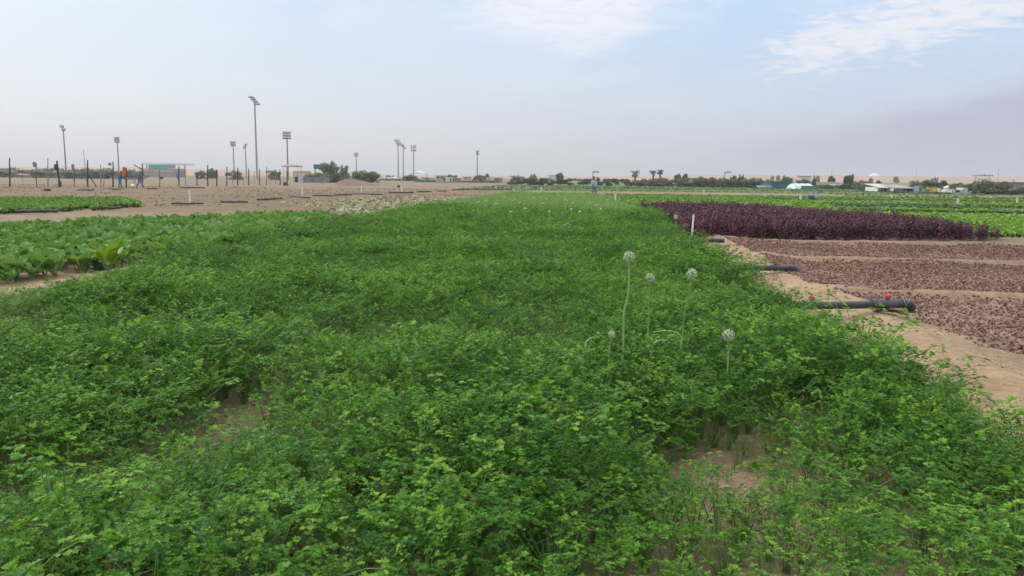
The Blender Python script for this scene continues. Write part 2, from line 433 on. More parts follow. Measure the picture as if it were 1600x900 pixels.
def ground_height(x, y):
    s, t = ST(x, y)
    z = (vnoise(x, y, 1.3, 3) - .5) * .05 + (vnoise(x, y, 7, 2) - .5) * .02
    near = sstep(60, 30, s)
    wob = (vnoise(x, y, .6, 2) - .5) * .5
    in_b = sstep(3.2, 3.7, t + wob * .5) * sstep(24, 23, s)
    for b in BUNDS:
        z = z + .10 * np.exp(-((s - b + wob * .5) / .14) ** 2) * in_b
    z = z + .10 * np.exp(-((t - 3.3 + wob * .3) / .45) ** 2) * sstep(3, 5, s) * near          # raised path
    z = z - .05 * in_b
    z = z + .06 * np.exp(-((t + 7.75 + wob * .3) / .30) ** 2) * near
    for b in (2.9, 7.1, 12.3, 17.4):
        z = z + .05 * np.exp(-((s - b + wob) / .3) ** 2) * sstep(2.6, 1.5, np.abs(t))
    # furrows of the bare field on the left
    z = z + .035 * np.sin(s * 3.3 + wob * 3) * sstep(-8, -12, t) * sstep(30, 40, s) * sstep(90, 70, s)
    return z * sstep(400, 100, np.hypot(x, y))
def GZ(x, y): return float(ground_height(np.array([x], float), np.array([y], float))[0])
GZZ = ground_height(GX, GY)
sand = np.array([.355, .255, .16]); tan_ = np.array([.245, .19, .128]); soil = np.array([.27, .20, .125])
redsoil = np.array([.275, .18, .135]); brown = np.array([.205, .152, .094]); bluff = np.array([.265, .185, .12])
greenish = np.array([.12, .17, .055])
C = np.empty(GX.shape + (3,)); C[:] = tan_
def paint(mask, col): 
    global C
    C = C * (1 - mask[..., None]) + col * mask[..., None]
wob = (vnoise(GX, GY, .5, 3) - .5)
paint(sstep(-7.2, -8.5, T_ + wob) * sstep(28, 34, S_) * sstep(95, 80, S_), brown)
paint(sstep(130, 60, S_) * sstep(-60, -20, T_) * sstep(70, 74, S_) * .6, bluff)
paint(sstep(-8.3, -7.9, T_) * sstep(2.9, 2.4, T_ + wob * .4) * sstep(70, 60, S_), soil)
paint(inpoly(GX, GY, MUST).astype(float), soil)
paint(inpoly(GX, GY, BED2).astype(float), soil)
inb = sstep(3.2, 3.6, T_ - .6 * sstep(12.5, 8.5, S_) + wob * .6) * sstep(22.4, 21.6, S_) * sstep(2, 4, S_)
rid = np.zeros(GX.shape)
for b in BUNDS: rid = np.maximum(rid, np.exp(-((S_ - b + wob * .25) / .13) ** 2))
paint(inb, redsoil); paint(rid * inb * .75, sand * .95)
paint(sstep(2.3, 2.6, T_ + wob * .3) * sstep(3.7, 3.2, T_ - .6 * sstep(12.5, 8.5, S_) + wob * .6) * sstep(45, 36, S_), sand)
paint(np.exp(-((T_ + 7.75) / .45) ** 2) * sstep(30, 24, S_), sand * .95)
paint(inpoly(GX, GY, REDBED).astype(float), redsoil * .8)
rightf = sstep(1.0, 3.0, T_)
paint(rightf * sstep(24, 27, S_) * sstep(78, 74, S_), greenish)
for a, b, c_ in ((32.3, 33.5, brown), (40.3, 42.8, brown), (46.8, 48, brown), (51.5, 54.5, brown * .9), (60.8, 62.4, brown), (74, 79, brown * .75), (84, 88, brown)):
    paint(rightf * sstep(a - .6, a, S_ + wob * 2) * sstep(b + .6, b, S_ + wob * 2) * sstep(14, 26, T_ + wob * 10), c_)
paint(rightf * sstep(80, 83, S_ + wob * 3) * sstep(95, 90, S_) * sstep(30, 16, T_), bluff * 1.15)
paint(sstep(92, 97, S_) * sstep(300, 180, S_) * sstep(-22, -8, T_) , greenish * 1.05)
wet = sstep(2.6, 2.2, T_) * sstep(-8, -7.5, T_)
me = bpy.data.meshes.new('ground'); nx, ny = len(xs), len(ys)
vv = np.stack([GX, GY, GZZ], -1).reshape(-1, 3)
idx = np.arange(nx * ny).reshape(ny, nx)
ff = np.stack([idx[:-1, :-1], idx[:-1, 1:], idx[1:, 1:], idx[1:, :-1]], -1).reshape(-1, 4)
me.vertices.add(len(vv)); me.vertices.foreach_set('co', vv.ravel())
me.loops.add(ff.size); me.loops.foreach_set('vertex_index', ff.ravel())
me.polygons.add(len(ff)); me.polygons.foreach_set('loop_start', np.arange(0, ff.size, 4)); me.polygons.foreach_set('loop_total', np.full(len(ff), 4))
me.update(); me.validate()
ca = me.color_attributes.new('soil', 'FLOAT_COLOR', 'POINT')
ca.data.foreach_set('color', np.concatenate([C.reshape(-1, 3), np.ones((nx * ny, 1))], 1).astype(np.float32).ravel())
me.polygons.foreach_set('use_smooth', [True] * len(ff))
gm_, t = new_mat('soil_ground')
o_ = t.n('ShaderNodeOutputMaterial'); p_ = t.n('ShaderNodeBsdfPrincipled')
geo = t.n('ShaderNodeNewGeometry')
at = t.n('ShaderNodeAttribute', attribute_name='soil')
n1 = t.noise(geo.outputs['Position'], .9, 6, .6); n2 = t.noise(geo.outputs['Position'], 9, 6, .65); n3 = t.noise(geo.outputs['Position'], 55, 4, .7)
nf = t.noise(geo.outputs['Position'], .09, 5, .6)
c = t.mix(1.0, at.outputs['Color'], t.mix(t.smooth(n1, .3, .7), (.82, .81, .80), (1.13, 1.12, 1.10)), 'MULTIPLY')
c = t.mix(1.0, c, t.mix(t.smooth(n2, .3, .72), (.80, .78, .77), (1.14, 1.14, 1.13)), 'MULTIPLY')
c = t.mix(1.0, c, t.mix(t.smooth(n3, .32, .68), (.78, .77, .76), (1.15, 1.15, 1.15)), 'MULTIPLY')
c = t.mix(1.0, c, t.mix(t.smooth(nf, .35, .65), (.90, .90, .91), (1.08, 1.06, 1.05)), 'MULTIPLY')
t.plug(p_.inputs['Base Color'], c); p_.inputs['Roughness'].default_value = .95; p_.inputs['Specular IOR Level'].default_value = .15
bmp = t.n('ShaderNodeBump'); bmp.inputs['Strength'].default_value = .9; bmp.inputs['Distance'].default_value = .02
t.plug(bmp.inputs['Height'], t.math('ADD', n2, t.math('MULTIPLY', n3, .5))); t.plug(p_.inputs['Normal'], bmp.outputs[0])
t.plug(o_.inputs[0], p_.outputs[0])
me.materials.append(gm_)
ground = bpy.data.objects.new('ground', me); COL.objects.link(ground)
tag(ground, 'bare sandy tan farm soil with low ridges and furrows', 'ground', kind='structure')

# far sand dunes
mb = MB(); rows = []
azs = np.linspace(R(-60), R(60), 260)
for k, (dist, frac) in enumerate(((700, 0), (900, .45), (1150, .85), (1400, 1.0), (1800, .8))):
    row = []
    for a in azs:
        ad = math.degrees(a)
        hgt = 3.0 + 5.6 * float(sstep(4, 18, ad)) + 6.0 * float(sstep(-6, -24, ad))
        hgt *= .72 + .55 * float(vnoise(a * 18 + 3, k * .15, 1.0, 4))
        row.append((dist * math.sin(a), dist * math.cos(a), frac * hgt - (.6 if frac == 0 else 0)))
    rows.append(row)
mb.grid(rows, 0)
dm, t = new_mat('dune_sand')
o_ = t.n('ShaderNodeOutputMaterial'); p_ = t.n('ShaderNodeBsdfPrincipled'); geo = t.n('ShaderNodeNewGeometry')
nn = t.noise(geo.outputs['Position'], .02, 6, .65); nb = t.noise(geo.outputs['Position'], .11, 4, .6)
c = t.mix(t.smooth(nn, .35, .68), (.33, .20, .125), (.45, .31, .21))
c = t.mix(t.smooth(nb, .62, .70, 0, .55), c, (.16, .15, .08))
t.plug(p_.inputs['Base Color'], c); p_.inputs['Roughness'].default_value = .95; p_.inputs['Specular IOR Level'].default_value = .1
t.plug(o_.inputs[0], p_.outputs[0]); M['dune'] = dm
tag(mb.build('dunes', 'dune', smooth=True), 'low orange sand dunes along the horizon', 'dunes', kind='structure')

# ------------------------------------------------------------------ plants
def basis(d, up=(0, 0, 1)):
    d = d / np.linalg.norm(d); s = np.cross(d, up); n = np.linalg.norm(s)
    s = np.array([1.0, 0, 0]) if n < 1e-5 else s / n
    return d, s, np.cross(s, d)
LH = [(0, 0), (.24, .07), (.40, .46), (.50, .17), (.72, .40), (.80, .11), (1.0, 0)]
def leaflet(mb, o, d, roll, L, Wd, mi, rnd, fold=.25, droop=.25):
    d, s, n = basis(np.array(d, float))
    s2 = s * math.cos(roll) + n * math.sin(roll); n2 = np.cross(s2, d)
    for sg in (1, -1):
        pts = [o + d * (u * L) + s2 * (sg * v * Wd) + n2 * (fold * v * Wd - droop * u * u * L) for u, v in LH]
        mb.face(pts if sg > 0 else pts[::-1], mi, rnd)
def triad(mb, o, d, L, g, mi, rnd):
    d, s, n = basis(np.array(d, float)); ro = g.uniform(-.5, .5)
    for a, k in ((0, 1.0), (.95, .82), (-.95, .82)):
        dd = d * math.cos(a) + s * math.sin(a) + n * g.uniform(-.2, .15)
        leaflet(mb, o + dd * L * .12, dd, ro + g.uniform(-.25, .25), L * k * g.uniform(.85, 1.15), L * 1.0 * k, mi, min(1, max(0, rnd + g.uniform(-.12, .12))), g.uniform(.1, .5), g.uniform(.05, .5))
def parsley(seed, n=18, h=.36, spread=1.0, leaf=.034):
    g = np.random.default_rng(seed); mb = MB()
    for i in range(n):
        az_ = i * 2.4 + g.uniform(-.4, .4); tilt = (g.uniform(0, 1) ** .8) * .95 * spread
        L = h * g.uniform(.65, 1.12) / max(.62, math.cos(tilt) * .95)
        hz = np.array([math.cos(az_), math.sin(az_), 0]); pts = []
        for q in np.linspace(0, 1, 4):
            a = tilt * (.55 + .65 * q)
            pts.append((hz * math.sin(a) + np.array([0, 0, math.cos(a)])) * L * q + hz * .012)
        mb.tube(pts, [.0028, .0024, .002, .0015], 3, 1, g.uniform(0, 1), caps=False)
        d = pts[-1] - pts[-2]; d /= np.linalg.norm(d)
        d = d * .75 + hz * g.uniform(.1, .9) + np.array([0, 0, g.uniform(-.3, .45)]); d, s, nn = basis(d)
        rnd = g.uniform(0, 1); rr = leaf * 1.15
        top = pts[-1] + d * rr * 1.5
        mb.tube([pts[-1], top], [.0014, .001], 3, 1, rnd, caps=False)
        triad(mb, top, d, leaf * g.uniform(.9, 1.2), g, 0, rnd)
        for q_, lk in ((.25, 1.0), (.85, .7)):
            for sg in (1, -1):
                dd = d * .5 + s * sg * .85 + np.array([0, 0, g.uniform(-.2, .2)])
                dd /= np.linalg.norm(dd)
                b = pts[-1] + d * rr * q_; e = b + dd * rr * .85 * lk
                mb.face([b - nn * .0012, b + nn * .0012, e], 1, rnd)
                triad(mb, e, dd, leaf * lk * g.uniform(.8, 1.05), g, 0, rnd)
    return mb
def weed_grass(seed, n=16, h=.34):
    g = np.random.default_rng(seed); mb = MB()
    for i in range(n):
        a = g.uniform(0, 6.28); tl = g.uniform(.1, .8); L = h * g.uniform(.6, 1.2); hz = np.array([math.cos(a), math.sin(a), 0]); sd = np.array([-hz[1], hz[0], 0])
        rows = []
        for q in np.linspace(0, 1, 5):
            b = tl * (.4 + q * 1.1); p = (hz * math.sin(b) + np.array([0, 0, math.cos(b)])) * L * q
            w = .0045 * (1 - q) + .0004; rows.append([p - sd * w, p + sd * w])
        mb.grid(rows, 2, g.uniform(0, 1))
    return mb
def broadleaf(mb, o, hz, tilt, Lp, Lb, Wb, g, mi, mr, wav=.12, bend=.9):
    """petiole + wavy oval blade"""
    sd = np.array([-hz[1], hz[0], 0]); rnd = g.uniform(0, 1); pts = []; p = np.array(o, float); a = tilt * .6
    n = 8; seg = (Lp + Lb) / n; cent = []
    for i in range(n + 1):
        cent.append((p.copy(), a)); a += bend / n * (.6 + i / n * .8) * g.uniform(.8, 1.2)
        p = p + (hz * math.sin(a) + np.array([0, 0, math.cos(a)])) * seg
    np_ = max(1, int(round(n * Lp / (Lp + Lb))))
    mb.tube([c[0] for c in cent[:np_ + 1]], [Wb * .05] * (np_ + 1), 4, mr, rnd, caps=False)
    rows = []; ph = g.uniform(0, 6); rollv = g.uniform(-.35, .35); bl = cent[np_:]
    for i, (q, a) in enumerate(bl):
        u = i / (len(bl) - 1); w = Wb * .5 * (math.sin(math.pi * min(.97, .06 + u ** .8 * .94)) ** .75 + (.05 if u == 0 else 0))
        nn = -hz * math.cos(a) + np.array([0, 0, math.sin(a)])
        row = []
        for v in (-1, -.6, 0, .6, 1):
            row.append(q + sd * (v * w * math.cos(rollv)) + nn * (abs(v) ** 1.5 * w * .35 + wav * Wb * abs(v) * math.sin(u * 9 + ph + v * 1.3) * .6 + v * w * math.sin(rollv)))
        rows.append(row)
    mb.grid(rows, mi, rnd)
    mid = [b[0] + (-hz * math.cos(b[1]) + np.array([0, 0, math.sin(b[1])])) * .003 for b in bl[:-1]]
    if mr is not None and len(mid) > 2:
        mb.grid([[q - sd * Wb * .016 * (1 - i / len(mid)), q + sd * Wb * .016 * (1 - i / len(mid))] for i, q in enumerate(mid)], mr, rnd)
def mustard(seed, n=9, big=1.0):
    g = np.random.default_rng(seed); mb = MB()
    for i in range(n):
        a = i * 2.4 + g.uniform(-.5, .5); hz = np.array([math.cos(a), math.sin(a), 0])
        k = g.uniform(.7, 1.15) * big
        broadleaf(mb, hz * .015, hz, g.uniform(.1, .75), .13 * k, .24 * k, .15 * k * g.uniform(.8, 1.2), g, 0, 1, .12, g.uniform(.5, 1.3))
    return mb
def rosette(seed, n=9, L=.16, Wd=.10, mi=0, up=.35, wav=.15):
    g = np.random.default_rng(seed); mb = MB()
    for i in range(n):
        a = i * 2.4 + g.uniform(-.4, .4); hz = np.array([math.cos(a), math.sin(a), 0]); sd = np.array([-hz[1], hz[0], 0]); k = g.uniform(.65, 1.15)
        tl = up + g.uniform(-.2, .35) + .4 * (i / n); rows = []; ph = g.uniform(0, 6)
        for u in np.linspace(0, 1, 4):
            b = tl * (.5 + .8 * u); p = (hz * math.sin(b) + np.array([0, 0, math.cos(b)])) * L * k * u
            w = Wd * k * .5 * (math.sin(math.pi * min(.96, .12 + u * .84)) ** .7); nn = -hz * math.cos(b) + np.array([0, 0, math.sin(b)])
            rows.append([p - sd * w + nn * w * (.4 + wav * math.sin(u * 8 + ph)), p, p + sd * w + nn * w * (.4 + wav * math.cos(u * 7 + ph))])
        mb.grid(rows, mi, g.uniform(0, 1))
    return mb
def amaranth(seed, h=.62):
    g = np.random.default_rng(seed); mb = MB()
    for st in range(3):
        b0 = np.array([g.uniform(-.06, .06), g.uniform(-.06, .06), 0]); lean = np.array([g.uniform(-.18, .18), g.uniform(-.18, .18), 1]); H = h * g.uniform(.75, 1.1)
        mb.tube([b0, b0 + lean * H * .5, b0 + lean * H], [.008, .006, .003], 4, 1, g.uniform(0, 1), caps=False)
        for i in range(20):
            q = .16 + .84 * (i / 19) ** .8; o = b0 + lean * H * q; a = i * 2.4 + g.uniform(-.4, .4)
            hz = np.array([math.cos(a), math.sin(a), 0]); sd = np.array([-hz[1], hz[0], 0]); L = g.uniform(.09, .15) * (1.05 - .4 * q); el_ = g.uniform(-.5, .35)
            d = hz * math.cos(el_) + np.array([0, 0, math.sin(el_)]); s0 = o + hz * .03; rows = []
            for u in (0, .35, .7, 1):
                w = L * .33 * (math.sin(math.pi * (.05 + .9 * u)) + .02); p = s0 + d * L * u - np.array([0, 0, .35 * L * u * u])
                rows.append([p - sd * w + np.array([0, 0, w * .35]), p, p + sd * w + np.array([0, 0, w * .35])])
            mb.grid(rows, 0, g.uniform(0, 1))
    return mb
def onion_tuft(seed, n=12, h=.46):
    g = np.random.default_rng(seed); mb = MB()
    for i in range(n):
        a = g.uniform(0, 6.28); hz = np.array([math.cos(a), math.sin(a), 0]); tl = g.uniform(.05, .5); L = h * g.uniform(.6, 1.15); k = g.uniform(.2, 1.4); pts = []
        for q in np.linspace(0, 1, 4):
            b = tl * (.5 + k * q); pts.append(hz * .02 + (hz * math.sin(b) + np.array([0, 0, math.cos(b)])) * L * q)
        mb.tube(pts, [.007, .0075, .006, .001], 4, 0, g.uniform(0, 1), caps=False)
    return mb
def rots(n, g, tilt=.18):
    return np.stack([g.normal(0, tilt, n), g.normal(0, tilt, n), g.uniform(0, 6.283, n)], 1)

# --- parsley bed
def parsley_bed():
    s1, t1 = jitter(1.2, 14, -7.6, 2.75, .150); s2, t2 = jitter(14, 46, -7.7, 2.75, .20)
    s = np.concatenate([s1, s2]); t_ = np.concatenate([t1, t2]); x, y = XY(s, t_)
    # left corner of the foreground reaches out past the frame
    pv = patchval(x, y, PATCH); sp = patchval(x, y, SPARSE)
    edge = (vnoise(x, y, .8, 3) - .5) * .7
    keep = inview(x, y, 1.5) & (t_ + edge * .6 < 2.07 + .40 * sstep(6.8, 4.3, s)) & (t_ > -6.75 - .75 * sstep(10.5, 12.5, s) * (1 - .9 * np.exp(-((s - 14.6) / .9) ** 2)) + edge * .5) & (np.hypot(x, y) > 1.35)
    far_edge = 31 + (vnoise(x, y, .25, 2) - .5) * 5
    keep &= s < far_edge + 3
    dens = sstep(.85, 1.12, pv) * (.95 + .05 * sstep(.6, 1.15, sp)) * (.75 + .25 * sstep(.30, .44, vnoise(x, y, .9, 3)))
    dens *= 1 - sstep(far_edge, far_edge + 3, s)
    keep &= rng.uniform(0, 1, len(x)) < dens
    x, y, s, t_, pv, sp = x[keep], y[keep], s[keep], t_[keep], pv[keep], sp[keep]
    big = vnoise(x, y, .55, 3)
    hgt = (.60 + .36 * sstep(.25, .72, big) + .34 * (vnoise(x + 9, y, 1.7, 2) - .5)) * (.50 + .50 * sstep(.95, 1.55, pv)) * (.78 + .22 * sstep(.7, 1.5, sp))
    hgt *= 1 + .06 * np.exp(-((t_ - 1.8) / .4) ** 2)
    hgt *= 1 - .45 * sstep(-5.6, -6.9, t_) * sstep(12.5, 10.5, s)
    for b in (2.9, 7.1, 12.3, 17.4, 22.5): hgt *= 1 - .22 * np.exp(-((s - b) / .3) ** 2)
    sc = hgt * rng.uniform(.75, 1.2, len(x))
    tint = np.clip(.15 + .95 * (vnoise(x + 40, y, .75, 3) - .28) + rng.normal(-.08, .22, len(x)) + .10 * sstep(16, 30, s) - .22 * np.exp(-((t_ - 2.0) / .6) ** 2), 0, 1)  # last term darkens the right edge: shade of that side put into leaf colour
    z = ground_height(x, y) - .01
    var = rng.integers(0, 6, len(x)); wd = (rng.uniform(0, 1, len(x)) < .075) & (t_ < 1.6); var[wd] = 6 + rng.integers(0, 5, wd.sum())
    fr = (rng.uniform(0, 1, len(x)) < .7 * sstep(7, 15, s)) & (var < 6); var[fr] = 11 + rng.integers(0, 3, fr.sum())
    vs = [parsley(11 + i, 17 + i % 3 * 2, .36 + .02 * (i % 3), .50 + .12 * (i % 3), .0275 + .0020 * i) for i in range(6)] + [weed_grass(31), weed_grass(32, 10, .42), mustard(33, 5, .45), parsley(34, 9, .50, .4, .030), parsley(35, 8, .46, .5, .038)] + [parsley(40 + i, 15, .37, .7, .042) for i in range(3)]
    stuff('parsley_crop', 'dense dark green parsley growing across the wide foreground bed', 'parsley', vs, ['parsley', 'parsley_stem', 'weed'],
          np.stack([x, y, z], 1), rots(len(x), rng, .14), np.stack([np.where((sp < 1.3) & (pv > 1.25), np.maximum(sc, .74), sc) * rng.uniform(.95, 1.2, len(x))] * 2 + [sc], 1), var, tint)
parsley_bed()
# --- onions going to flower at the far end of that bed
def onion_bed():
    s, t_ = jitter(27, 64, -8.2, 2.6, .21); x, y = XY(s, t_)
    far_edge = 31 + (vnoise(x, y, .25, 2) - .5) * 5
    rgt = 2.3 - .060 * np.maximum(0, s - 24); lft = -7.4 + (vnoise(x, y, .4, 2) - .5) * 1.5
    keep = (t_ < rgt) & (t_ > lft) & (rng.uniform(0, 1, len(s)) < sstep(far_edge - 1.5, far_edge + 2, s) * .95)
    x, y, s = x[keep], y[keep], s[keep]; n = len(x)
    stuff('onion_crop', 'paler green onion leaves standing at the far end of the bed', 'onions', [onion_tuft(50 + i) for i in range(4)], ['onion'],
          np.stack([x, y, ground_height(x, y)], 1), rots(n, rng, .1), rng.uniform(.75, 1.2, n) * (.8 + .4 * vnoise(x, y, .4, 2)), rng.integers(0, 4, n), np.clip(vnoise(x, y, .3, 3) + rng.normal(0, .15, n), 0, 1))
onion_bed()
# --- broad leaved greens on the left
def mustard_bed():
    s, t_ = jitter(4, 42, -32, -7.6, .22); x, y = XY(s, t_)
    keep = inpoly(x, y, MUST) & inview(x, y, 2.5) & (t_ < -8.25 + .35 * sstep(11, 13, s) + (vnoise(x, y, .9, 2) - .5) * .5)
    # a narrow strip of bare soil follows the edge; beyond it the greens run into the parsley
    keep &= rng.uniform(0, 1, len(x)) < .5 + .5 * sstep(.3, .45, vnoise(x, y, .8, 2))
    x, y, s, t_ = x[keep], y[keep], s[keep], t_[keep]; n = len(x)
    tint = np.clip(.55 * vnoise(x, y, .5, 3) + rng.normal(.08, .18, n) + .1 * sstep(15, 30, s), 0, 1)
    stuff('mustard_greens', 'broad leaved mustard greens filling the bed on the left', 'leaf greens', [mustard(70 + i, 9 + i % 3) for i in range(5)], ['mustard', 'mustard_rib'],
          np.stack([x, y, ground_height(x, y)], 1), rots(n, rng, .14), rng.uniform(.7, 1.2, n) * (.75 + .4 * vnoise(x, y, .45, 2)), rng.integers(0, 5, n), tint)
    # greens beyond the pipe
    s, t_ = jitter(20, 60, -60, -10, .27); x, y = XY(s, t_)
    keep = inpoly(x, y, BED2) & (rng.uniform(0, 1, len(x)) < .5 + .5 * sstep(.3, .5, vnoise(x, y, .5, 2)))
    x, y = x[keep], y[keep]; n = len(x)
    stuff('young_greens', 'bright green young leaf crop behind the black pipe on the left', 'leaf greens', [rosette(90 + i, 11, .30, .13, 0, .25) for i in range(3)], ['lettuce'],
          np.stack([x, y, ground_height(x, y)], 1), rots(n, rng, .12), rng.uniform(.8, 1.2, n), rng.integers(0, 3, n), np.clip(vnoise(x, y, .4, 3) * .6 + rng.normal(-.1, .15, n), 0, 1))
mustard_bed()
# --- pale leaf remains on the bare field beside the greens
def pale_remains():
    poly = pxpoly([(500, 324), (560, 338), (620, 330), (760, 306), (700, 302), (560, 310), (430, 318)], 0.0)
    s, t_ = jitter(24, 62, -20, -5, .33); x, y = XY(s, t_)
    keep = inpoly(x, y, poly) & (rng.uniform(0, 1, len(x)) < .25 + .75 * sstep(.35, .6, vnoise(x, y, .35, 3)))
    x, y = x[keep], y[keep]; n = len(x)
    stuff('withered_leaves', 'pale withered leaf plants on bare soil beside the greens', 'withered leaves', [rosette(120 + i, 6, .17, .08, 0, .9) for i in range(3)], ['pale_leaf'],
          np.stack([x, y, ground_height(x, y)], 1), rots(n, rng, .25), rng.uniform(.6, 1.2, n), rng.integers(0, 3, n), rng.uniform(0, 1, n))
pale_remains()
def stubble():
    s, t_ = jitter(36, 96, -75, -8, .62); x, y = XY(s, t_)
    keep = inview(x, y, 3) & ~inpoly(x, y, MUST) & ~inpoly(x, y, BED2) & (rng.uniform(0, 1, len(x)) < .15 + .85 * sstep(.42, .62, vnoise(x, y, .16, 3)))
    keep &= (t_ < -11 + 0 * s) | (s > 45)
    x, y = x[keep], y[keep]; n = len(x)
    stuff('field_stubble', 'dull dry weeds and stubble dotted over the bare brown field', 'stubble', [rosette(130 + i, 7, .20, .05, 0, .8) for i in range(3)], ['stubble'],
          np.stack([x, y, ground_height(x, y)], 1), rots(n, rng, .25), rng.uniform(.3, .75, n), rng.integers(0, 3, n), rng.uniform(0, 1, n))
stubble()
def far_greens():
    s, t_ = jitter(80, 150, -18, 105, .95); x, y = XY(s, t_)
    keep = inview(x, y, 3) & (vnoise(x * .25, y * 1.6, .16, 3) > .46) & ~((s < 96) & (t_ < 26))
    x, y = x[keep], y[keep]; n = len(x)
    stuff('far_crop', 'dull green low crops in strips before the far hedges', 'far crops', [rosette(230 + i, 10, .20, .12, 0, .8) for i in range(3)], ['tree_mid'],
          np.stack([x, y, ground_height(x, y)], 1), rots(n, rng, .15), rng.uniform(.7, 1.3, n), rng.integers(0, 3, n), np.clip(vnoise(x, y, .1, 2) + rng.normal(0, .1, n), 0, 1))
far_greens()
# --- tall dark amaranth block
def red_bed():
    s, t_ = jitter(21, 40, 2, 13, .25); x, y = XY(s, t_)
    keep = inpoly(x, y, REDBED); x, y, s, t_ = x[keep], y[keep], s[keep], t_[keep]; n = len(x)
    sc = (.57 + .48 * vnoise(x, y, .5, 3)) * rng.uniform(.78, 1.15, n) * (1 - .16 * sstep(9, 11.3, t_))
    stuff('red_amaranth', 'block of tall dark maroon amaranth beside the seedling basins', 'amaranth', [amaranth(140 + i) for i in range(5)], ['amaranth', 'amaranth_stem'],
          np.stack([x, y, ground_height(x, y)], 1), rots(n, rng, .12), sc, rng.integers(0, 5, n), np.clip(vnoise(x, y, .7, 3) * .6 + rng.normal(-.05, .15, n), 0, 1))
red_bed()
def seedlings():
    s, t_ = jitter(4, 22, 3.0, 16, .052); x, y = XY(s, t_)
    w = (vnoise(x, y, .5, 3) - .5)
    edge = 3.25 + .70 * sstep(12.5, 8.5, s) - .5 * w
    keep = (t_ > edge) & inview(x, y, 2.0) & ~inpoly(x, y, REDBED)
    for b in BUNDS: keep &= np.abs(s - b + w * .25) > .12
    keep &= rng.uniform(0, 1, len(x)) < .42 + .4 * sstep(.34, .56, vnoise(x, y, .9, 3))
    x, y, s = x[keep], y[keep], s[keep]; n = len(x)
    stuff('amaranth_seedlings', 'low reddish amaranth seedlings carpeting the sandy basins', 'seedlings', [rosette(160 + i, 7, .033, .021, 0, .65) for i in range(5)], ['seedling'],
          np.stack([x, y, ground_height(x, y)], 1), rots(n, rng, .2), rng.uniform(.6, 1.25, n) * (.75 + .5 * vnoise(x, y, .7, 2)), rng.integers(0, 5, n), np.clip(vnoise(x, y, .8, 3) * .8 + rng.normal(-.1, .2, n), 0, 1))
seedlings()
# --- lettuce and other green bands to the right
def lettuce():
    s, t_ = jitter(24.6, 40.4, 2.5, 34, .25); x, y = XY(s, t_)
    red = inpoly(x, y, REDBED)
    s2, t2 = jitter(40.4, 75, .5, 52, .39); x2, y2 = XY(s2, t2)
    x = np.concatenate([x, x2]); y = np.concatenate([y, y2]); s = np.concatenate([s, s2]); t_ = np.concatenate([t_, t2]); red = np.concatenate([red, np.zeros(len(x2), bool)])
    keep = inview(x, y, 2.5) & ~red & (t_ > 2.3 - .060 * np.maximum(0, s - 24) + 1.0)
    front = 25.0 - .02 * t_ + (vnoise(x, y, .4, 2) - .5)
    keep &= ~((t_ > 9) & (s < front)) & ~((t_ < 11) & (s < 30))
    gap = np.zeros(len(x), bool)
    for a, b in ((32.5, 33.3), (40.6, 42.6), (47, 47.8), (51.8, 54.2), (61, 62.2)): gap |= (s + (vnoise(x, y, .2, 2) - .5) * 1.5 > a) & (s < b) & (t_ > 13)
    keep &= ~gap | (rng.uniform(0, 1, len(x)) < .3)
    x, y, s, t_ = x[keep], y[keep], s[keep], t_[keep]; n = len(x)
    sw = s + (vnoise(x, y, .12, 2) - .5) * 2.0
    bands = [(0, 40, .75, 0), (40, 43.5, .3, 1), (43.5, 46, .7, 0), (46, 50, .35, 1), (50, 53, .2, 1), (53, 62, .55, 0), (62, 66, .5, 1), (66, 74, .2, 0), (74, 90, .0, 2)]
    tint = np.full(n, .6); kind = np.zeros(n, int)
    for a, b, ti, kd in bands:
        q = (sw >= a) & (sw < b); tint[q] = ti; kind[q] = kd
    kind[(kind == 2) & (t_ < 22)] = 0
    left_ = t_ < 13 + 4 * (vnoise(x, y, .15, 2) - .5)
    tint = np.where(left_ & (s > 40), np.where(s < 52, .75, .3), tint); kind[left_] = 0
    vs = [rosette(200 + i, 10, .18, .13, 0, .45) for i in range(4)] + [rosette(210 + i, 9, .15, .08, 1, .7) for i in range(2)] + [rosette(220 + i, 9, .2, .12, 2, .5) for i in range(2)]
    var = np.where(kind == 0, rng.integers(0, 4, n), np.where(kind == 1, 4 + rng.integers(0, 2, n), 6 + rng.integers(0, 2, n)))
    stuff('lettuce_rows', 'lime green lettuce bands stretching beyond the maroon amaranth', 'lettuce', vs, ['lettuce', 'dull_crop', 'amaranth'],
          np.stack([x, y, ground_height(x, y)], 1), rots(n, rng, .1), rng.uniform(.75, 1.2, n) * np.where(s > 40.4, 1.25, 1.0), var, np.clip(tint * 1.1 - .15 + .5 * (vnoise(x, y, .25, 3) - .5) + rng.normal(0, .12, n), 0, 1))
lettuce()
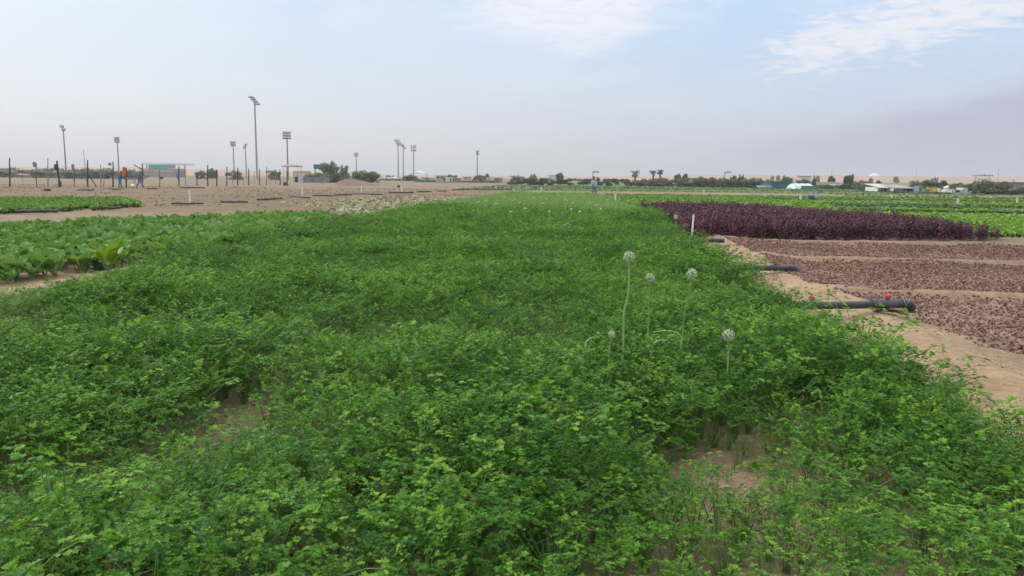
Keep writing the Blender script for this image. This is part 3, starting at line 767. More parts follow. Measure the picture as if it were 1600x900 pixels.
# --- straw and leaf scraps on the bare spots and the path
def litter():
    g = rng; s, t_ = jitter(2.5, 22, -7.6, 4.1, .16); x, y = XY(s, t_)
    pv = np.minimum(patchval(x, y, PATCH), patchval(x, y, SPARSE))
    keep = inview(x, y, 1) & (((pv < 1.2) & (g.uniform(0, 1, len(x)) < .75)) | ((t_ > 2.3) & (g.uniform(0, 1, len(x)) < .16)))
    x, y = x[keep], y[keep]; n = len(x); vs = []
    for k in range(4):
        mb = MB(); q = np.random.default_rng(300 + k)
        for i in range(4):
            a = q.uniform(0, 6.28); d = np.array([math.cos(a), math.sin(a), q.uniform(-.05, .15)]); o = np.array([q.uniform(-.05, .05), q.uniform(-.05, .05), .006]); L = q.uniform(.03, .11)
            if k < 2: mb.tube([o, o + d * L * .5 + np.array([0, 0, .004]), o + d * L], .0013, 3, 0, q.uniform(0, 1))
            else:
                sd = np.array([-d[1], d[0], 0]); w = L * .22
                mb.grid([[o, o, o], [o + d * L * .5 - sd * w + np.array([0, 0, .01]), o + d * L * .5, o + d * L * .5 + sd * w + np.array([0, 0, .012])], [o + d * L] * 3], 0, q.uniform(0, 1))
        vs.append(mb)
    stuff('straw_litter', 'dry straw and leaf scraps lying on the bare soil', 'plant litter', vs, ['straw'], np.stack([x, y, ground_height(x, y)], 1), rots(n, g, .05), g.uniform(.6, 1.2, n), g.integers(0, 4, n), g.uniform(0, 1, n))
    # clods
    s, t_ = jitter(3, 24, -7.6, 14, .15); x, y = XY(s, t_); w = vnoise(x, y, 1.1, 2); pv = patchval(x, y, PATCH)
    keep = inview(x, y, 1) & (((t_ > 2.4) & (t_ < 4.4) & (w > .45)) | (pv < 1.0) | ((t_ > 4) & (g.uniform(0, 1, len(x)) < .22))) & (g.uniform(0, 1, len(x)) < .8)
    x, y = x[keep], y[keep]; n = len(x); vs = []
    for k in range(4):
        mb = MB(); mb.blob((0, 0, .2), (1, .8, .55), 8, 0, 320 + k, .3); vs.append(mb)
    stuff('soil_clods', 'small dry clods of sandy soil along the path', 'clods', vs, ['clod'], np.stack([x, y, ground_height(x, y)], 1), rots(n, g, .3), g.uniform(.003, .017, n) * g.uniform(.5, 1.7, n), g.integers(0, 4, n), g.uniform(0, 1, n))
litter()

# --- onion flowers standing in the parsley
def flower_head(seed, rad, n=120, open_=1.0):
    g = np.random.default_rng(seed); mb = MB(); mb.blob((0, 0, 0), (rad * .34,) * 3, 8, 1, seed, .05)
    for i in range(n):
        zz = 1 - 2 * (i + .5) / n; ph = i * 2.39996; rr = math.sqrt(1 - zz * zz); d = np.array([rr * math.cos(ph), rr * math.sin(ph), zz])
        if zz < -.93: continue
        d, s, nn = basis(d + g.normal(0, .12, 3)); R_ = rad * g.uniform(.74, 1.08); tip = d * R_
        mb.tube([d * rad * .3, tip], [.0007, .0007], 3, 1, g.uniform(0, 1), caps=False)
        w = rad * .19 * open_
        for k in range(6):
            a = k * math.pi / 3 + g.uniform(-.15, .15); a2 = a + .42; a3 = a - .42
            q = lambda b, r_, l: tip + (s * math.cos(b) + nn * math.sin(b)) * r_ + d * l
            mb.face([tip, q(a3, w * .55, w * .25), q(a, w, w * .35), q(a2, w * .55, w * .25)], 0, g.uniform(0, 1))
    return mb
def onion_flower(label, pts_px, Y, rad, seed, srad=.0075, sm='stalk'):
    pw = [P(x, y, Y + dy) for x, y, dy in pts_px]
    base = np.array([pw[-1][0], pw[-1][1], GZ(pw[-1][0], pw[-1][1])])
    r_ = thing('onion_flower', base, label, 'onion flower', 'onion flowers in the parsley')
    pl = [base] + pw[::-1]
    # smooth the stalk
    pl = np.array(pl); q = []
    for i in range(len(pl) - 1):
        p0, p1, p2, p3 = pl[max(i - 1, 0)], pl[i], pl[i + 1], pl[min(i + 2, len(pl) - 1)]
        for t_ in np.linspace(0, 1, 6, endpoint=False):
            q.append(.5 * ((2 * p1) + (-p0 + p2) * t_ + (2 * p0 - 5 * p1 + 4 * p2 - p3) * t_ ** 2 + (-p0 + 3 * p1 - 3 * p2 + p3) * t_ ** 3))
    q.append(pl[-1]); q = np.array(q) - base
    mb = MB(); mb.tube(q, list(np.linspace(srad * 1.25, srad * .7, len(q))), 8, 0, .5); mb.build('stalk', sm, r_, True)
    h = flower_head(seed, rad).build('flower_head', ['petal', 'bud'], r_, False, loc=tuple(q[-1]))
    return r_
onion_flower('tallest white onion flower ball on a kinked pale stalk above the parsley', [(983, 401, 0), (983, 412, 0), (983, 440, .0), (980, 468, 0), (975, 490, 0), (974, 545, 0)], 5.5, .038, 1, .0062)
onion_flower('smaller white onion flower ball on a straight thin stalk between two taller ones', [(1016, 434, 0), (1015, 445, 0), (1013, 500, 0), (1012, 545, 0)], 5.55, .031, 2, .0045, 'stalk_green')
onion_flower('large white onion flower ball on a leaning green stalk, right of the straight one', [(1081, 428, 0), (1080, 440, 0), (1077, 462, .02), (1069, 492, .05), (1066, 540, .08)], 5.6, .038, 3, .005, 'stalk_green')
onion_flower('white onion flower ball sitting low among the parsley tops', [(1138, 524, 0), (1138, 540, .02), (1138, 556, .05)], 5.15, .038, 4, .006)
onion_flower('smallest half open onion flower low in the parsley beside the kinked stalk', [(956, 523, 0), (954, 535, .0), (952, 548, .03)], 5.25, .024, 5, .005)
onion_flower('greyish onion flower ball on a thin stalk in front of the maroon amaranth', [(1056, 339, 0), (1056, 350, 0), (1056, 366, 0)], 20.6, .055, 6, .010)
onion_flower('grey green onion flower on a leaning stalk at the edge of the mustard greens', [(168, 386, 0), (166, 398, 0), (161, 428, 0)], 14.2, .052, 7, .010)
onion_flower('lone white onion flower left of centre at the back edge of the parsley', [(597, 341, 0), (597, 350, 0)], 27.0, .06, 8, .01)
onion_flower('lone white onion flower out in the middle of the parsley bed', [(826, 341, 0), (826, 350, 0)], 26.0, .065, 9, .01)
onion_flower('faint white onion flower in the parsley, further right than the lone middle one', [(881, 353, 0), (881, 362, 0)], 21.0, .05, 10, .01)
for a_, lb in (([(1018, 548), (1022, 536), (1032, 531), (1044, 533), (1054, 545)], 'pale onion leaf bent into an arch between the flower stalks'),
               ([(914, 548), (916, 534), (921, 530), (924, 526), (922, 540), (920, 548)], 'thin onion leaf folded in a loop left of the flower stalks'),
               ([(1063, 546), (1066, 528), (1058, 519), (1040, 516), (1021, 519)], 'long onion leaf lying level between the flower stalks')):
    pw = np.array([P(x, y, 5.45) for x, y in a_]); b = np.array([pw[0][0], pw[0][1], 0])
    r_ = tag(bpy.data.objects.new('onion_leaf', None), lb, 'onion leaf', 'bent onion leaves'); r_.empty_display_size = .1
    mb = MB(); q = []
    for i in range(len(pw) - 1):
        for t_ in np.linspace(0, 1, 4, endpoint=False): q.append(pw[i] * (1 - t_) + pw[i + 1] * t_)
    q.append(pw[-1]); q = np.array(q); q[1:-1] = (q[:-2] + q[1:-1] * 2 + q[2:]) / 4
    q = np.concatenate([[np.array([q[0][0], q[0][1], 0.02])], q])
    mb.tube(q - b, list(np.linspace(.008, .0035, len(q))), 6, 0, .6)
    bpy.data.objects.remove(r_)
    tag(mb.build('onion_leaf', 'stalk', None, True, loc=tuple(b)), lb, 'onion leaf', 'bent onion leaves')
# tiny flowers over the far onions
mb = MB(); mb.blob((0, 0, .66), (.046, .046, .042), 10, 0, 5, .12); mb.tube([(0, 0, 0), (0, 0, .62)], .009, 5, 1)
fm = mb.mesh('far_onion_flower', ['far_petal', 'stalk'])
g = np.random.default_rng(77); spots = []
for px, py in [(787, 309), (802, 313), (806, 313), (813, 316), (849, 319), (893, 327), (870, 306), (836, 311), (895, 317), (882, 314), (905, 305), (930, 320), (935, 319), (926, 307), (920, 316), (942, 303), (952, 306), (961, 309), (938, 308), (914, 305), (760, 314), (748, 318), (776, 319), (822, 325), (860, 330), (905, 333), (800, 330), (845, 309), (856, 313), (939, 326), (970, 312), (951, 311)]:
    spots.append(G(px + g.uniform(-2, 2), py, .66))
for k, p in enumerate(spots):
    o = bpy.data.objects.new('onion_flower', fm); COL.objects.link(o); o.location = (p[0], p[1], GZ(p[0], p[1])); o.scale = (1, 1, g.uniform(.92, 1.06))
    tag(o, 'tiny white flower ball scattered over the far pale onion bed', 'onion flower', 'far onion flowers')
# yellowish plant in the mustard greens and one yellow leafed feathery plant
b = G(172, 432, 0); r_ = tag(mustard(401, 12, 1.4).build('mustard_plant', ['yellow_leaf', 'mustard_rib'], None, True, loc=(b[0], b[1], GZ(b[0], b[1]))), 'yellow green mustard plant standing taller than the greens around it', 'mustard plant')

# ------------------------------------------------------------------ irrigation pipes
def pipe_right(label, x0, x1, py, z, rad, mats='pipe', valves=(), elbow=True, coupling=None, extra=0.0):
    a = G(x0, py[0], z); b = G(x1, py[1], z); d = b - a; L = np.linalg.norm(d); d = d / L
    base = (a + b) / 2; g0 = GZ(base[0], base[1])
    r_ = thing('irrigation_pipe', (base[0], base[1], g0), label, 'irrigation pipe', 'irrigation pipes across the path')
    loc = lambda p: np.array(p) - np.array([base[0], base[1], g0])
    mb = MB(); mb.tube([loc(a - d * extra), loc(a + d * L * .5 + np.array([0, 0, -.006])), loc(b)], rad, 14); mb.build('tube', mats, r_, True)
    if elbow:
        mb = MB(); pts = []
        for q in np.linspace(0, 1, 7):
            an = q * 1.45; pts.append(loc(b) + d * (math.sin(an) * rad * 1.7) + np.array([0, 0, -(1 - math.cos(an)) * rad * 1.7]))
        pts.append(pts[-1] + np.array([0, 0, -rad * .7])); mb.tube([loc(b) - d * rad * 1.2] + pts, rad * 1.16, 14); mb.build('elbow', mats, r_, True)
        mb = MB(); mb.tube([pts[-1] + np.array([0, 0, .012]), pts[-1] - np.array([0, 0, .012])], rad * 1.24, 14); mb.build('outlet_rim', 'pipe_old', r_, True)
    if coupling:
        q0, q1 = coupling; mb = MB(); A = loc(a + d * L * q0); B = loc(a + d * L * q1)
        mb.tube([A, B], rad * 1.13, 14); mb.tube([A - d * .012, A + d * .03], rad * 1.22, 14); mb.tube([B - d * .03, B + d * .012], rad * 1.22, 14)
        mb.build('coupling', 'pipe_old', r_, False)
    for v in valves:
        p = loc(a + d * L * v) + np.array([0, 0, rad * 1.25]); mb = MB()
        mb.tube([p - np.array([0, 0, rad * .2]), p + np.array([0, 0, rad * .25])], rad * .42, 10, 1)
        mb.box(p + np.array([0, 0, rad * .65]), (rad * 1.5, rad * .55, rad * .8), 0, .3); mb.box(p + np.array([0, 0, rad * .95]), (rad * 1.1, rad * 1.0, rad * .3), 0, .3)
        mb.build('valve_handle', ['valve', 'pipe_old'], r_)
    return r_, a, b, loc
r_, a, b, loc = pipe_right('thick black irrigation pipe with red valves and elbow, nearest of those over the sandy path', 1236, 1416, (478, 474), .20, .044, valves=(.17, .83), coupling=(.70, .94))
mb = MB(); q = loc(b); mb.tube([q + np.array([-.06, -.05, .06]), q + np.array([-.03, -.06, -.02]), q + np.array([0.01, -.055, .055])], .004, 5); mb.build('tie_wire', 'wire', r_)
r_, a, b, loc = pipe_right('black irrigation pipe with one red valve at the middle seedling basin', 1178, 1238, (418, 419), .14, .046, valves=(.55,), coupling=(.45, .62), extra=.3)
r_, a, b, loc = pipe_right('black irrigation pipe with a white riser at the foot of the maroon amaranth', 1072, 1132, (374, 376), .17, .055, valves=(), elbow=False, coupling=(.05, .2), extra=.3)
mb = MB(); p0 = loc(a + (b - a) * .15); mb.tube([p0, p0 + np.array([.02, 0, .60])], .023, 8); mb.build('riser', 'white', r_, True)
mb = MB(); p0 = loc(a + (b - a) * .28); mb.tube([p0, p0 - np.array([0, 0, .18])], .045, 8); mb.build('support_block', 'pipe_old', r_, True)
pipe_right('black irrigation pipe beside the left corner of the maroon amaranth', 980, 1001, (327.5, 328), .14, .06, elbow=False, coupling=(.4, .55))
pipe_right('pale grey irrigation pipe just in front of a black one by the amaranth corner', 978, 1014, (330.5, 331), .14, .06, 'steel', elbow=False, coupling=(.5, .6))
pipe_right('short grey pipe crossing the far end of the sandy path', 956, 980, (320.5, 321), .14, .07, 'steel', elbow=False, coupling=(.3, .45))
def pipe_field(label, x0, x1, y0, y1, rad=.075, riser=None, sag=True, group='irrigation pipes on the bare field'):
    rad *= .58
    a = G(x0, y0, rad * 1.1 + .05); b = G(x1, y1, rad * 1.1 + .05); c = (a + b) / 2; g0 = GZ(c[0], c[1]); off = np.array([c[0], c[1], g0])
    r_ = thing('irrigation_pipe', off, label, 'irrigation pipe', group)
    mb = MB(); n = 5; mb.tube([a + (b - a) * q - off + np.array([0, 0, rng.uniform(-.02, .02)]) for q in np.linspace(0, 1, n)], rad, 9); mb.build('tube', 'pipe', r_, True)
    for q in (.33, .68):
        mb = MB(); mb.tube([a + (b - a) * (q - .03) - off, a + (b - a) * (q + .03) - off], rad * 1.25, 9); mb.build('coupling', 'pipe_old', r_, True)
    if riser:
        rx, ry0 = riser; q = (rx - x0) / (x1 - x0); p0 = a + (b - a) * min(max(q, .02), .98) ; p1 = P(rx - 1.0, ry0, p0[1])
        mb = MB(); mb.tube([p0 - off, p1 - off], .038, 7); mb.build('riser', 'white', r_, True)
    return r_
pipe_field('black irrigation pipe lying across the young greens by the left edge', 24, 90, 330, 329.5, .11)
pipe_field('short black pipe at the end of the young greens', 160, 188, 325, 324.5, .10)
pipe_field('black irrigation pipe with a leaning white riser on the bare field', 268, 317, 317.5, 318, .085, (297, 297))
pipe_field('black irrigation pipe next to the one with the leaning white riser, with no riser', 344, 387, 315.3, 314.8, .085)
pipe_field('black irrigation pipe tilted slightly, in the row between two flat ones below the kiosk', 402, 441, 311.4, 309.5, .095)
pipe_field('black irrigation pipe with a tall white riser below the kiosk', 452, 484, 306.2, 308.5, .095, (473, 293))
pipe_field('black irrigation pipe below the grey tamarisk tree', 489, 520, 305, 305.6, .10)
pipe_field('short black irrigation pipe below the reddish dirt mound', 522, 550, 304.3, 304, .10)
pipe_field('long black irrigation pipe with white riser below the green thicket', 551, 597, 302, 303.5, .10, (565.5, 290))
pipe_field('black irrigation pipe with white riser below the parked white car', 608, 646, 300.8, 300.8, .11, (628, 291))
pipe_field('thin black irrigation pipe right of the one below the car', 652, 673, 299.5, 299.3, .11)
pipe_field('far black irrigation pipe with a tiny white riser', 683, 698, 297.8, 298.6, .11, (692, 293.5))
pipe_field('farthest short black pipe near the scrub edge', 707, 721, 296.2, 295.6, .11, (714, 291.5))
pipe_field('black pipe lying along the foot of the fence right of the walking worker', 283, 319, 292.6, 293.2, .13)
pipe_field('dark pipe lying at the feet of the worker in teal trousers', 168, 188, 293.2, 296, .10)
pipe_field('dark pipe piece on bare soil below the leaning fence strut', 122, 146, 296.3, 296.8, .12)
pipe_field('long dark pipe on the ground beyond the field, from mound to hedge', 715, 800, 296.0, 295.2, .10)
pipe_field('dark hose lying on the green field left of the water pump', 1335, 1402, 320.2, 321.8, .09, group='pipes in the green fields')
pipe_field('black pipe with white joint lying in the lettuce on the right', 1484, 1520, 324.6, 325.4, .10, group='pipes in the green fields')
pipe_field('dark grey pipe lying in the lettuce near the right edge', 1552, 1596, 331, 332, .08, group='pipes in the green fields')
pipe_field('dark hose on the green strip between the stakes', 1418, 1452, 322.6, 323.4, .09, group='pipes in the green fields')
# heaps of dried plants and sacks on the bare field
def heap(label, px, py, w, h, m_='clump', seed=0):
    p = G(px, py, 0); k = p[1] / F_PX; g0 = GZ(p[0], p[1]); mb = MB(); q = np.random.default_rng(seed + 500)
    for i in range(5):
        mb.blob((q.uniform(-.35, .35) * w * k, q.uniform(-.1, .1), h * k * q.uniform(.2, .5)), (w * k * q.uniform(.18, .32), w * k * .2, h * k * q.uniform(.35, .6)), 10, 0, seed * 7 + i, .25)
    tag(mb.build('plant_heap', m_, None, False, loc=(p[0], p[1], g0)), label, 'heap', 'heaps on the bare field')
heap('dark heap of dried stalks in front of the left fence', 71, 299, 15, 4, seed=1)
heap('dark dried plant among the young greens, left of two', 94, 323, 14, 10, seed=2)
heap('dark dried plant at the edge of the young greens, nearest the mustard', 111, 330, 11, 11, seed=3)
heap('flat dark heap on bare soil right of the walking worker', 237, 296, 12, 3, seed=4)
heap('reddish dark sack heap at the fence end by the kiosk', 445, 290, 9, 6, seed=5)
heap('small dark bag beneath the parked white car', 623, 293, 4.5, 4, 'bag_black', seed=6)
heap('small dark stone like heap on top of the young greens', 123, 312, 6, 4, seed=7)

# white stakes
def stake(label, px, y0, y1, rad=.04):
    p = G(px, y1, 0); t_ = P(px, y0, p[1]); mb = MB(); h = t_[2]
    mb.tube([(0, 0, 0), (t_[0] - p[0], 0, h)], rad, 7); mb.tube([(t_[0] - p[0], 0, h - .06), (t_[0] - p[0], 0, h)], rad * 1.3, 7)
    tag(mb.build('marker_stake', 'white', None, True, loc=(p[0], p[1], GZ(p[0], p[1]))), label, 'stake', 'white stakes in the fields')
stake('white stake beside the path just left of the amaranth block', 961.5, 303.5, 320, .05)
stake('short white stake at the feet of the standing man', 932.5, 301, 308.5, .06)
stake('white stake in the green bands below the parked trailer', 1497, 310, 321, .07)
stake('white stake nearest the right edge of the picture', 1589.5, 310.5, 321, .06)
stake('white stake just left of the water pump', 1251, 304, 314, .07)
stake('thin white stake below the sheds', 1393.5, 305, 312.5, .06)
stake('thin white stake between the hedge and the shade net', 1195, 303.5, 310.5, .06)
stake('faint white stake on the bare brown strip', 1100, 297, 305, .06)
stake('thin grey white stake on the maroon line below the brown hedge', 1549, 307.5, 312.5, .06)
stake('small white stake in front of the clipped dark hedge', 846, 291.5, 297, .07)

# water pump
p = G(1269, 315, 0); k = p[1] / F_PX
r_ = thing('water_pump', (p[0], p[1], 0), 'teal grey water pump on a frame standing in the lettuce', 'pump')
mb = MB(); mb.tube([(-.35, 0, .38), (.15, 0, .38)], .2, 12); mb.tube([(-.42, 0, .38), (-.35, 0, .38)], .13, 10); mb.build('motor', 'teal_net', r_, True)
mb = MB(); mb.tube([(.15, 0, .36), (.33, 0, .36)], .27, 12); mb.tube([(.26, 0, .5), (.26, 0, .78), (.45, 0, .8)], .07, 8); mb.build('pump_casing', 'steel', r_, True)
mb = MB()
for x in (-.5, .5):
    for y in (-.25, .25): mb.box((x, y, .42), (.05, .05, .84))
mb.box((0, -.25, .86), (1.05, .05, .05)); mb.box((0, .25, .86), (1.05, .05, .05)); mb.box((0, 0, .08), (1.05, .55, .06)); mb.build('frame', 'steel', r_); r_.scale = (.8, .8, .85)

# bent palm sheath / board on the path
p = G(1384, 501, 0); mb = MB(); rows = []
for u in np.linspace(0, 1, 7):
    rows.append([(u * .30 - .15, -.16 * u + v * .06, .02 + .02 * math.sin(u * 3.1) + .025 * v * v) for v in (-1, -.5, 0, .5, 1)])
mb.grid(rows); rows2 = [[(x, y, z - .012) for x, y, z in r_] for r_ in rows]; mb.grid([q[::-1] for q in rows2])
tag(mb.build('palm_sheath', 'sheath', None, False, loc=(p[0], p[1], GZ(p[0], p[1]))), 'curled reddish brown sheath piece lying on the sandy path under the pipe', 'dry sheath')

# ------------------------------------------------------------------ fence posts
def post(name, label, px, ytop, ybase, m_='post_dark', rad=.055, lean=0.0, group='fence posts', cat='fence post', Y=None):
    b = G(px, ybase, 0)
    if Y: b = P(px, ybase, Y); b[2] = 0
    t_ = P(px + lean, ytop, b[1]); g = np.random.default_rng(int(px * 10))
    top = np.array([t_[0] - b[0], 0, t_[2]]); n = 6; pts = []
    vx = 0.0
    for q in np.linspace(0, 1, n):
        w = math.sin(q * math.pi) * g.uniform(-.04, .04); pts.append((top[0] * q + w, g.uniform(-.02, .02), -.15 + (top[2] + .15) * q))
    mb = MB(); mb.tube(pts, [rad * g.uniform(.85, 1.1) * (1.1 - .3 * q) for q in np.linspace(0, 1, n)], 7)
    return tag(mb.build(name, m_, None, True, loc=(b[0], b[1], 0)), label, cat, group), b, t_
# vertical posts lean in the picture only through the lens; build them upright
FR = [(15, 247, 292, 'post_dark', .075), (56.5, 254.5, 292, 'post_brown', .06), (74.5, 247, 292, 'post_pale', .06), (116, 266, 291.5, 'post_brown', .06), (137, 250, 292, 'post_dark', .08),
      (157.5, 257, 292, 'post_pale', .055), (176.5, 252.5, 292.5, 'post_dark', .075), (197, 262, 293, 'post_dark', .08), (210.5, 263, 291.5, 'post_pale', .055), (222.5, 255.5, 291.5, 'post_dark', .075), (249.5, 266, 291.5, 'post_brown', .06),
      (279.5, 259.5, 291.5, 'post_dark', .08), (289.5, 272, 291, 'post_pale', .05), (308, 269, 290.5, 'post_dark', .07), (324.5, 258, 291, 'post_dark', .08), (339, 265, 291, 'post_dark', .08),
      (354.5, 261, 290.3, 'post_dark', .08), (371.5, 262, 290, 'post_dark', .085), (388.5, 263.5, 289.6, 'post_dark', .085), (405.5, 264.5, 289.3, 'post_dark', .085), (416.5, 261, 289, 'post_brown', .08),
      (437.5, 265, 289, 'post_dark', .09), (448.5, 266.5, 288.6, 'post_dark', .09)]
LAB = ['dark fence post at the far left edge, standing alone', 'brown fence post second from the left edge with a faded rag', 'tall pale fence post just left of the black sack', 'short brown fence post topped by a faded bag',
       'tall dark fence post braced by a leaning strut', 'pale thin fence post right of the leaning strut', 'dark fence post just left of the worker in teal trousers', 'dark leaning fence post hung with the orange jacket',
       'thin pale stake left of the walking worker', 'dark fence post behind the walking worker with a slanted beam', 'brown fence post carrying a dark drooping bag, in front of the pavilion', 'dark fence post hung with the blue cloth',
       'short pale post just right of the blue cloth', 'short dark post, second right of the blue cloth', 'tallest dark post at the start of the close set fence row', 'dark post, second in the close set fence row',
       'dark post, third in the close set fence row', 'dark post, fourth in the close set fence row', 'dark post, fifth in the close set fence row', 'dark post at the foot of the tallest floodlight mast', 'brown post right of the tallest floodlight mast', 'dark post, second to last before the kiosk', 'dark post at the end of the fence by the kiosk']
PB = {}
for (px, y0, y1, m_, rd), lb in zip(FR, LAB):
    o, b, t_ = post('fence_post', lb, px, y0, y1, m_, rd); PB[px] = (b, t_)
post('fence_post', 'thick dark leaning fence post carrying the black sack', 92.5, 251, 292, 'post_dark', .11, lean=-3.5)
for px, y0, y1, lb in ((35.5, 264, 284.5, 'faint short post behind the fence near the left edge'), (363, 270, 289, 'faint back row post behind the third close set post'), (380, 270, 288.5, 'faint back row post left of the fifth close set post'), (397, 268, 288.5, 'faint back row post left of the tallest floodlight'),
                       (422, 271, 288.5, 'faint short back row post right of the brown one'), (430.5, 270, 288.3, 'faint short back row post left of the kiosk'), (125.5, 268, 281, 'faint short post standing back between two tall posts'), (162, 262, 292, 'thin grey post beside a pale one')):
    post('fence_post', lb, px, y0, y1, 'post_pale', .05, group='back row fence posts')
post('dead_branch', 'thin bare branch rising above the strut braced fence post', 135, 233, 268, 'post_pale', .035, lean=-4.5, cat='branch', group=None, Y=float(PB[137][0][1]) + .1)
def slant(name, label, x0, y0, x1, y1, Y, m_, rad, cat):
    a = P(x0, y0, Y); b = P(x1, y1, Y); c = a if a[2] < b[2] else b; mb = MB(); mb.tube([a - c, (a + b) / 2 - c + np.array([0, 0, -.02]), b - c], [rad, rad * .95, rad * .85], 7)
    return tag(mb.build(name, m_, None, True, loc=tuple(c)), label, cat)
Yp = float(PB[137][0][1]); q = G(150.5, 292.0, 0); slant('brace_strut', 'dark strut leaning against a tall fence post', 138.5, 273, 150.5, 291.5, Yp - .1, 'post_dark', .06, 'strut')
Yp = float(PB[222.5][0][1]); slant('slanted_beam', 'brown beam slanting down to the top of a fence post', 209, 257.5, 222, 264, Yp - .12, 'post_brown', .07, 'beam')
def hung(name, label, px, py, w, h, Y, m_, cat, seed=0, d=.16):
    p = P(px, py, Y); k = Y / F_PX; mb = MB(); rows = []; g = np.random.default_rng(seed + 900); n = 9
    for i in range(n):
        u = i / (n - 1); ww = w * k * .5 * (.55 + .45 * math.sin(math.pi * min(1, .25 + u * .65))) * (1 if 0 < i < n - 1 else .55)
        rows.append([(ww * math.cos(a) * g.uniform(.88, 1.1), d * .5 * math.sin(a) * g.uniform(.7, 1.2), h * k * (.5 - u)) for a in np.linspace(0, 2 * math.pi, 10, endpoint=False)])
    mb.grid(rows, 0, .5, closed=True); mb.face(rows[0]); mb.face(rows[-1][::-1])
    return tag(mb.build(name, m_, None, True, loc=tuple(p)), label, cat)
Yp = float(G(92.5, 292, 0)[1])
hung('hanging_sack', 'black sack tied near the top of a leaning fence post', 87.8, 260.5, 6.5, 8, Yp - .25, 'bag_black', 'sack', 1, .4)
hung('hanging_cloth', 'dark wrapped cloth at the foot of the post with the black sack', 93.5, 287.5, 5, 9, Yp - .2, 'bag_black', 'cloth', 2, .3)
jk = hung('hanging_jacket', 'orange jacket hung high on a dark fence post beside the worker', 194, 268.5, 5.4, 15, float(PB[197][0][1]) - .22, 'orange', 'jacket', 3, .3)
hung('hanging_sack', 'white sack hung below the orange jacket', 193.3, 281, 3.6, 6.5, float(PB[197][0][1]) - .3, 'white', 'sack', 4, .3)
hung('hanging_cloth', 'bright blue cloth tied on a dark fence post', 278, 275.5, 4.2, 8, float(PB[279.5][0][1]) - .15, 'blue', 'cloth', 5, .22)
hung('hanging_sack', 'dark drooping bag on the brown post in front of the pavilion', 252.5, 278, 5.5, 3.2, float(PB[249.5][0][1]) - .1, 'bag_black', 'sack', 6, .25)
hung('hanging_sack', 'faded grey bag stuck on top of a short brown post', 114, 261.5, 4.5, 10, float(PB[116][0][1]) - .05, 'grey_net', 'sack', 7, .25)
hung('hanging_cloth', 'faded grey rag on top of the second fence post', 53.5, 257, 5, 8, float(PB[56.5][0][1]) - .1, 'grey_net', 'cloth', 8, .2)
hung('hanging_cloth', 'grey rag at the top of the post left of the workers', 171.5, 256.5, 5, 4.5, float(PB[176.5][0][1]) - .1, 'grey_net', 'cloth', 9, .2)
p = G(207.5, 292.5, 0); mb = MB(); mb.blob((0, 0, .16), (.26, .24, .18), 12, 0, 3, .06); tag(mb.build('white_tub', 'white', None, True, loc=(p[0], p[1], 0)), 'round white sack on the ground between the two workers', 'sack')
p = G(252, 281, 0)

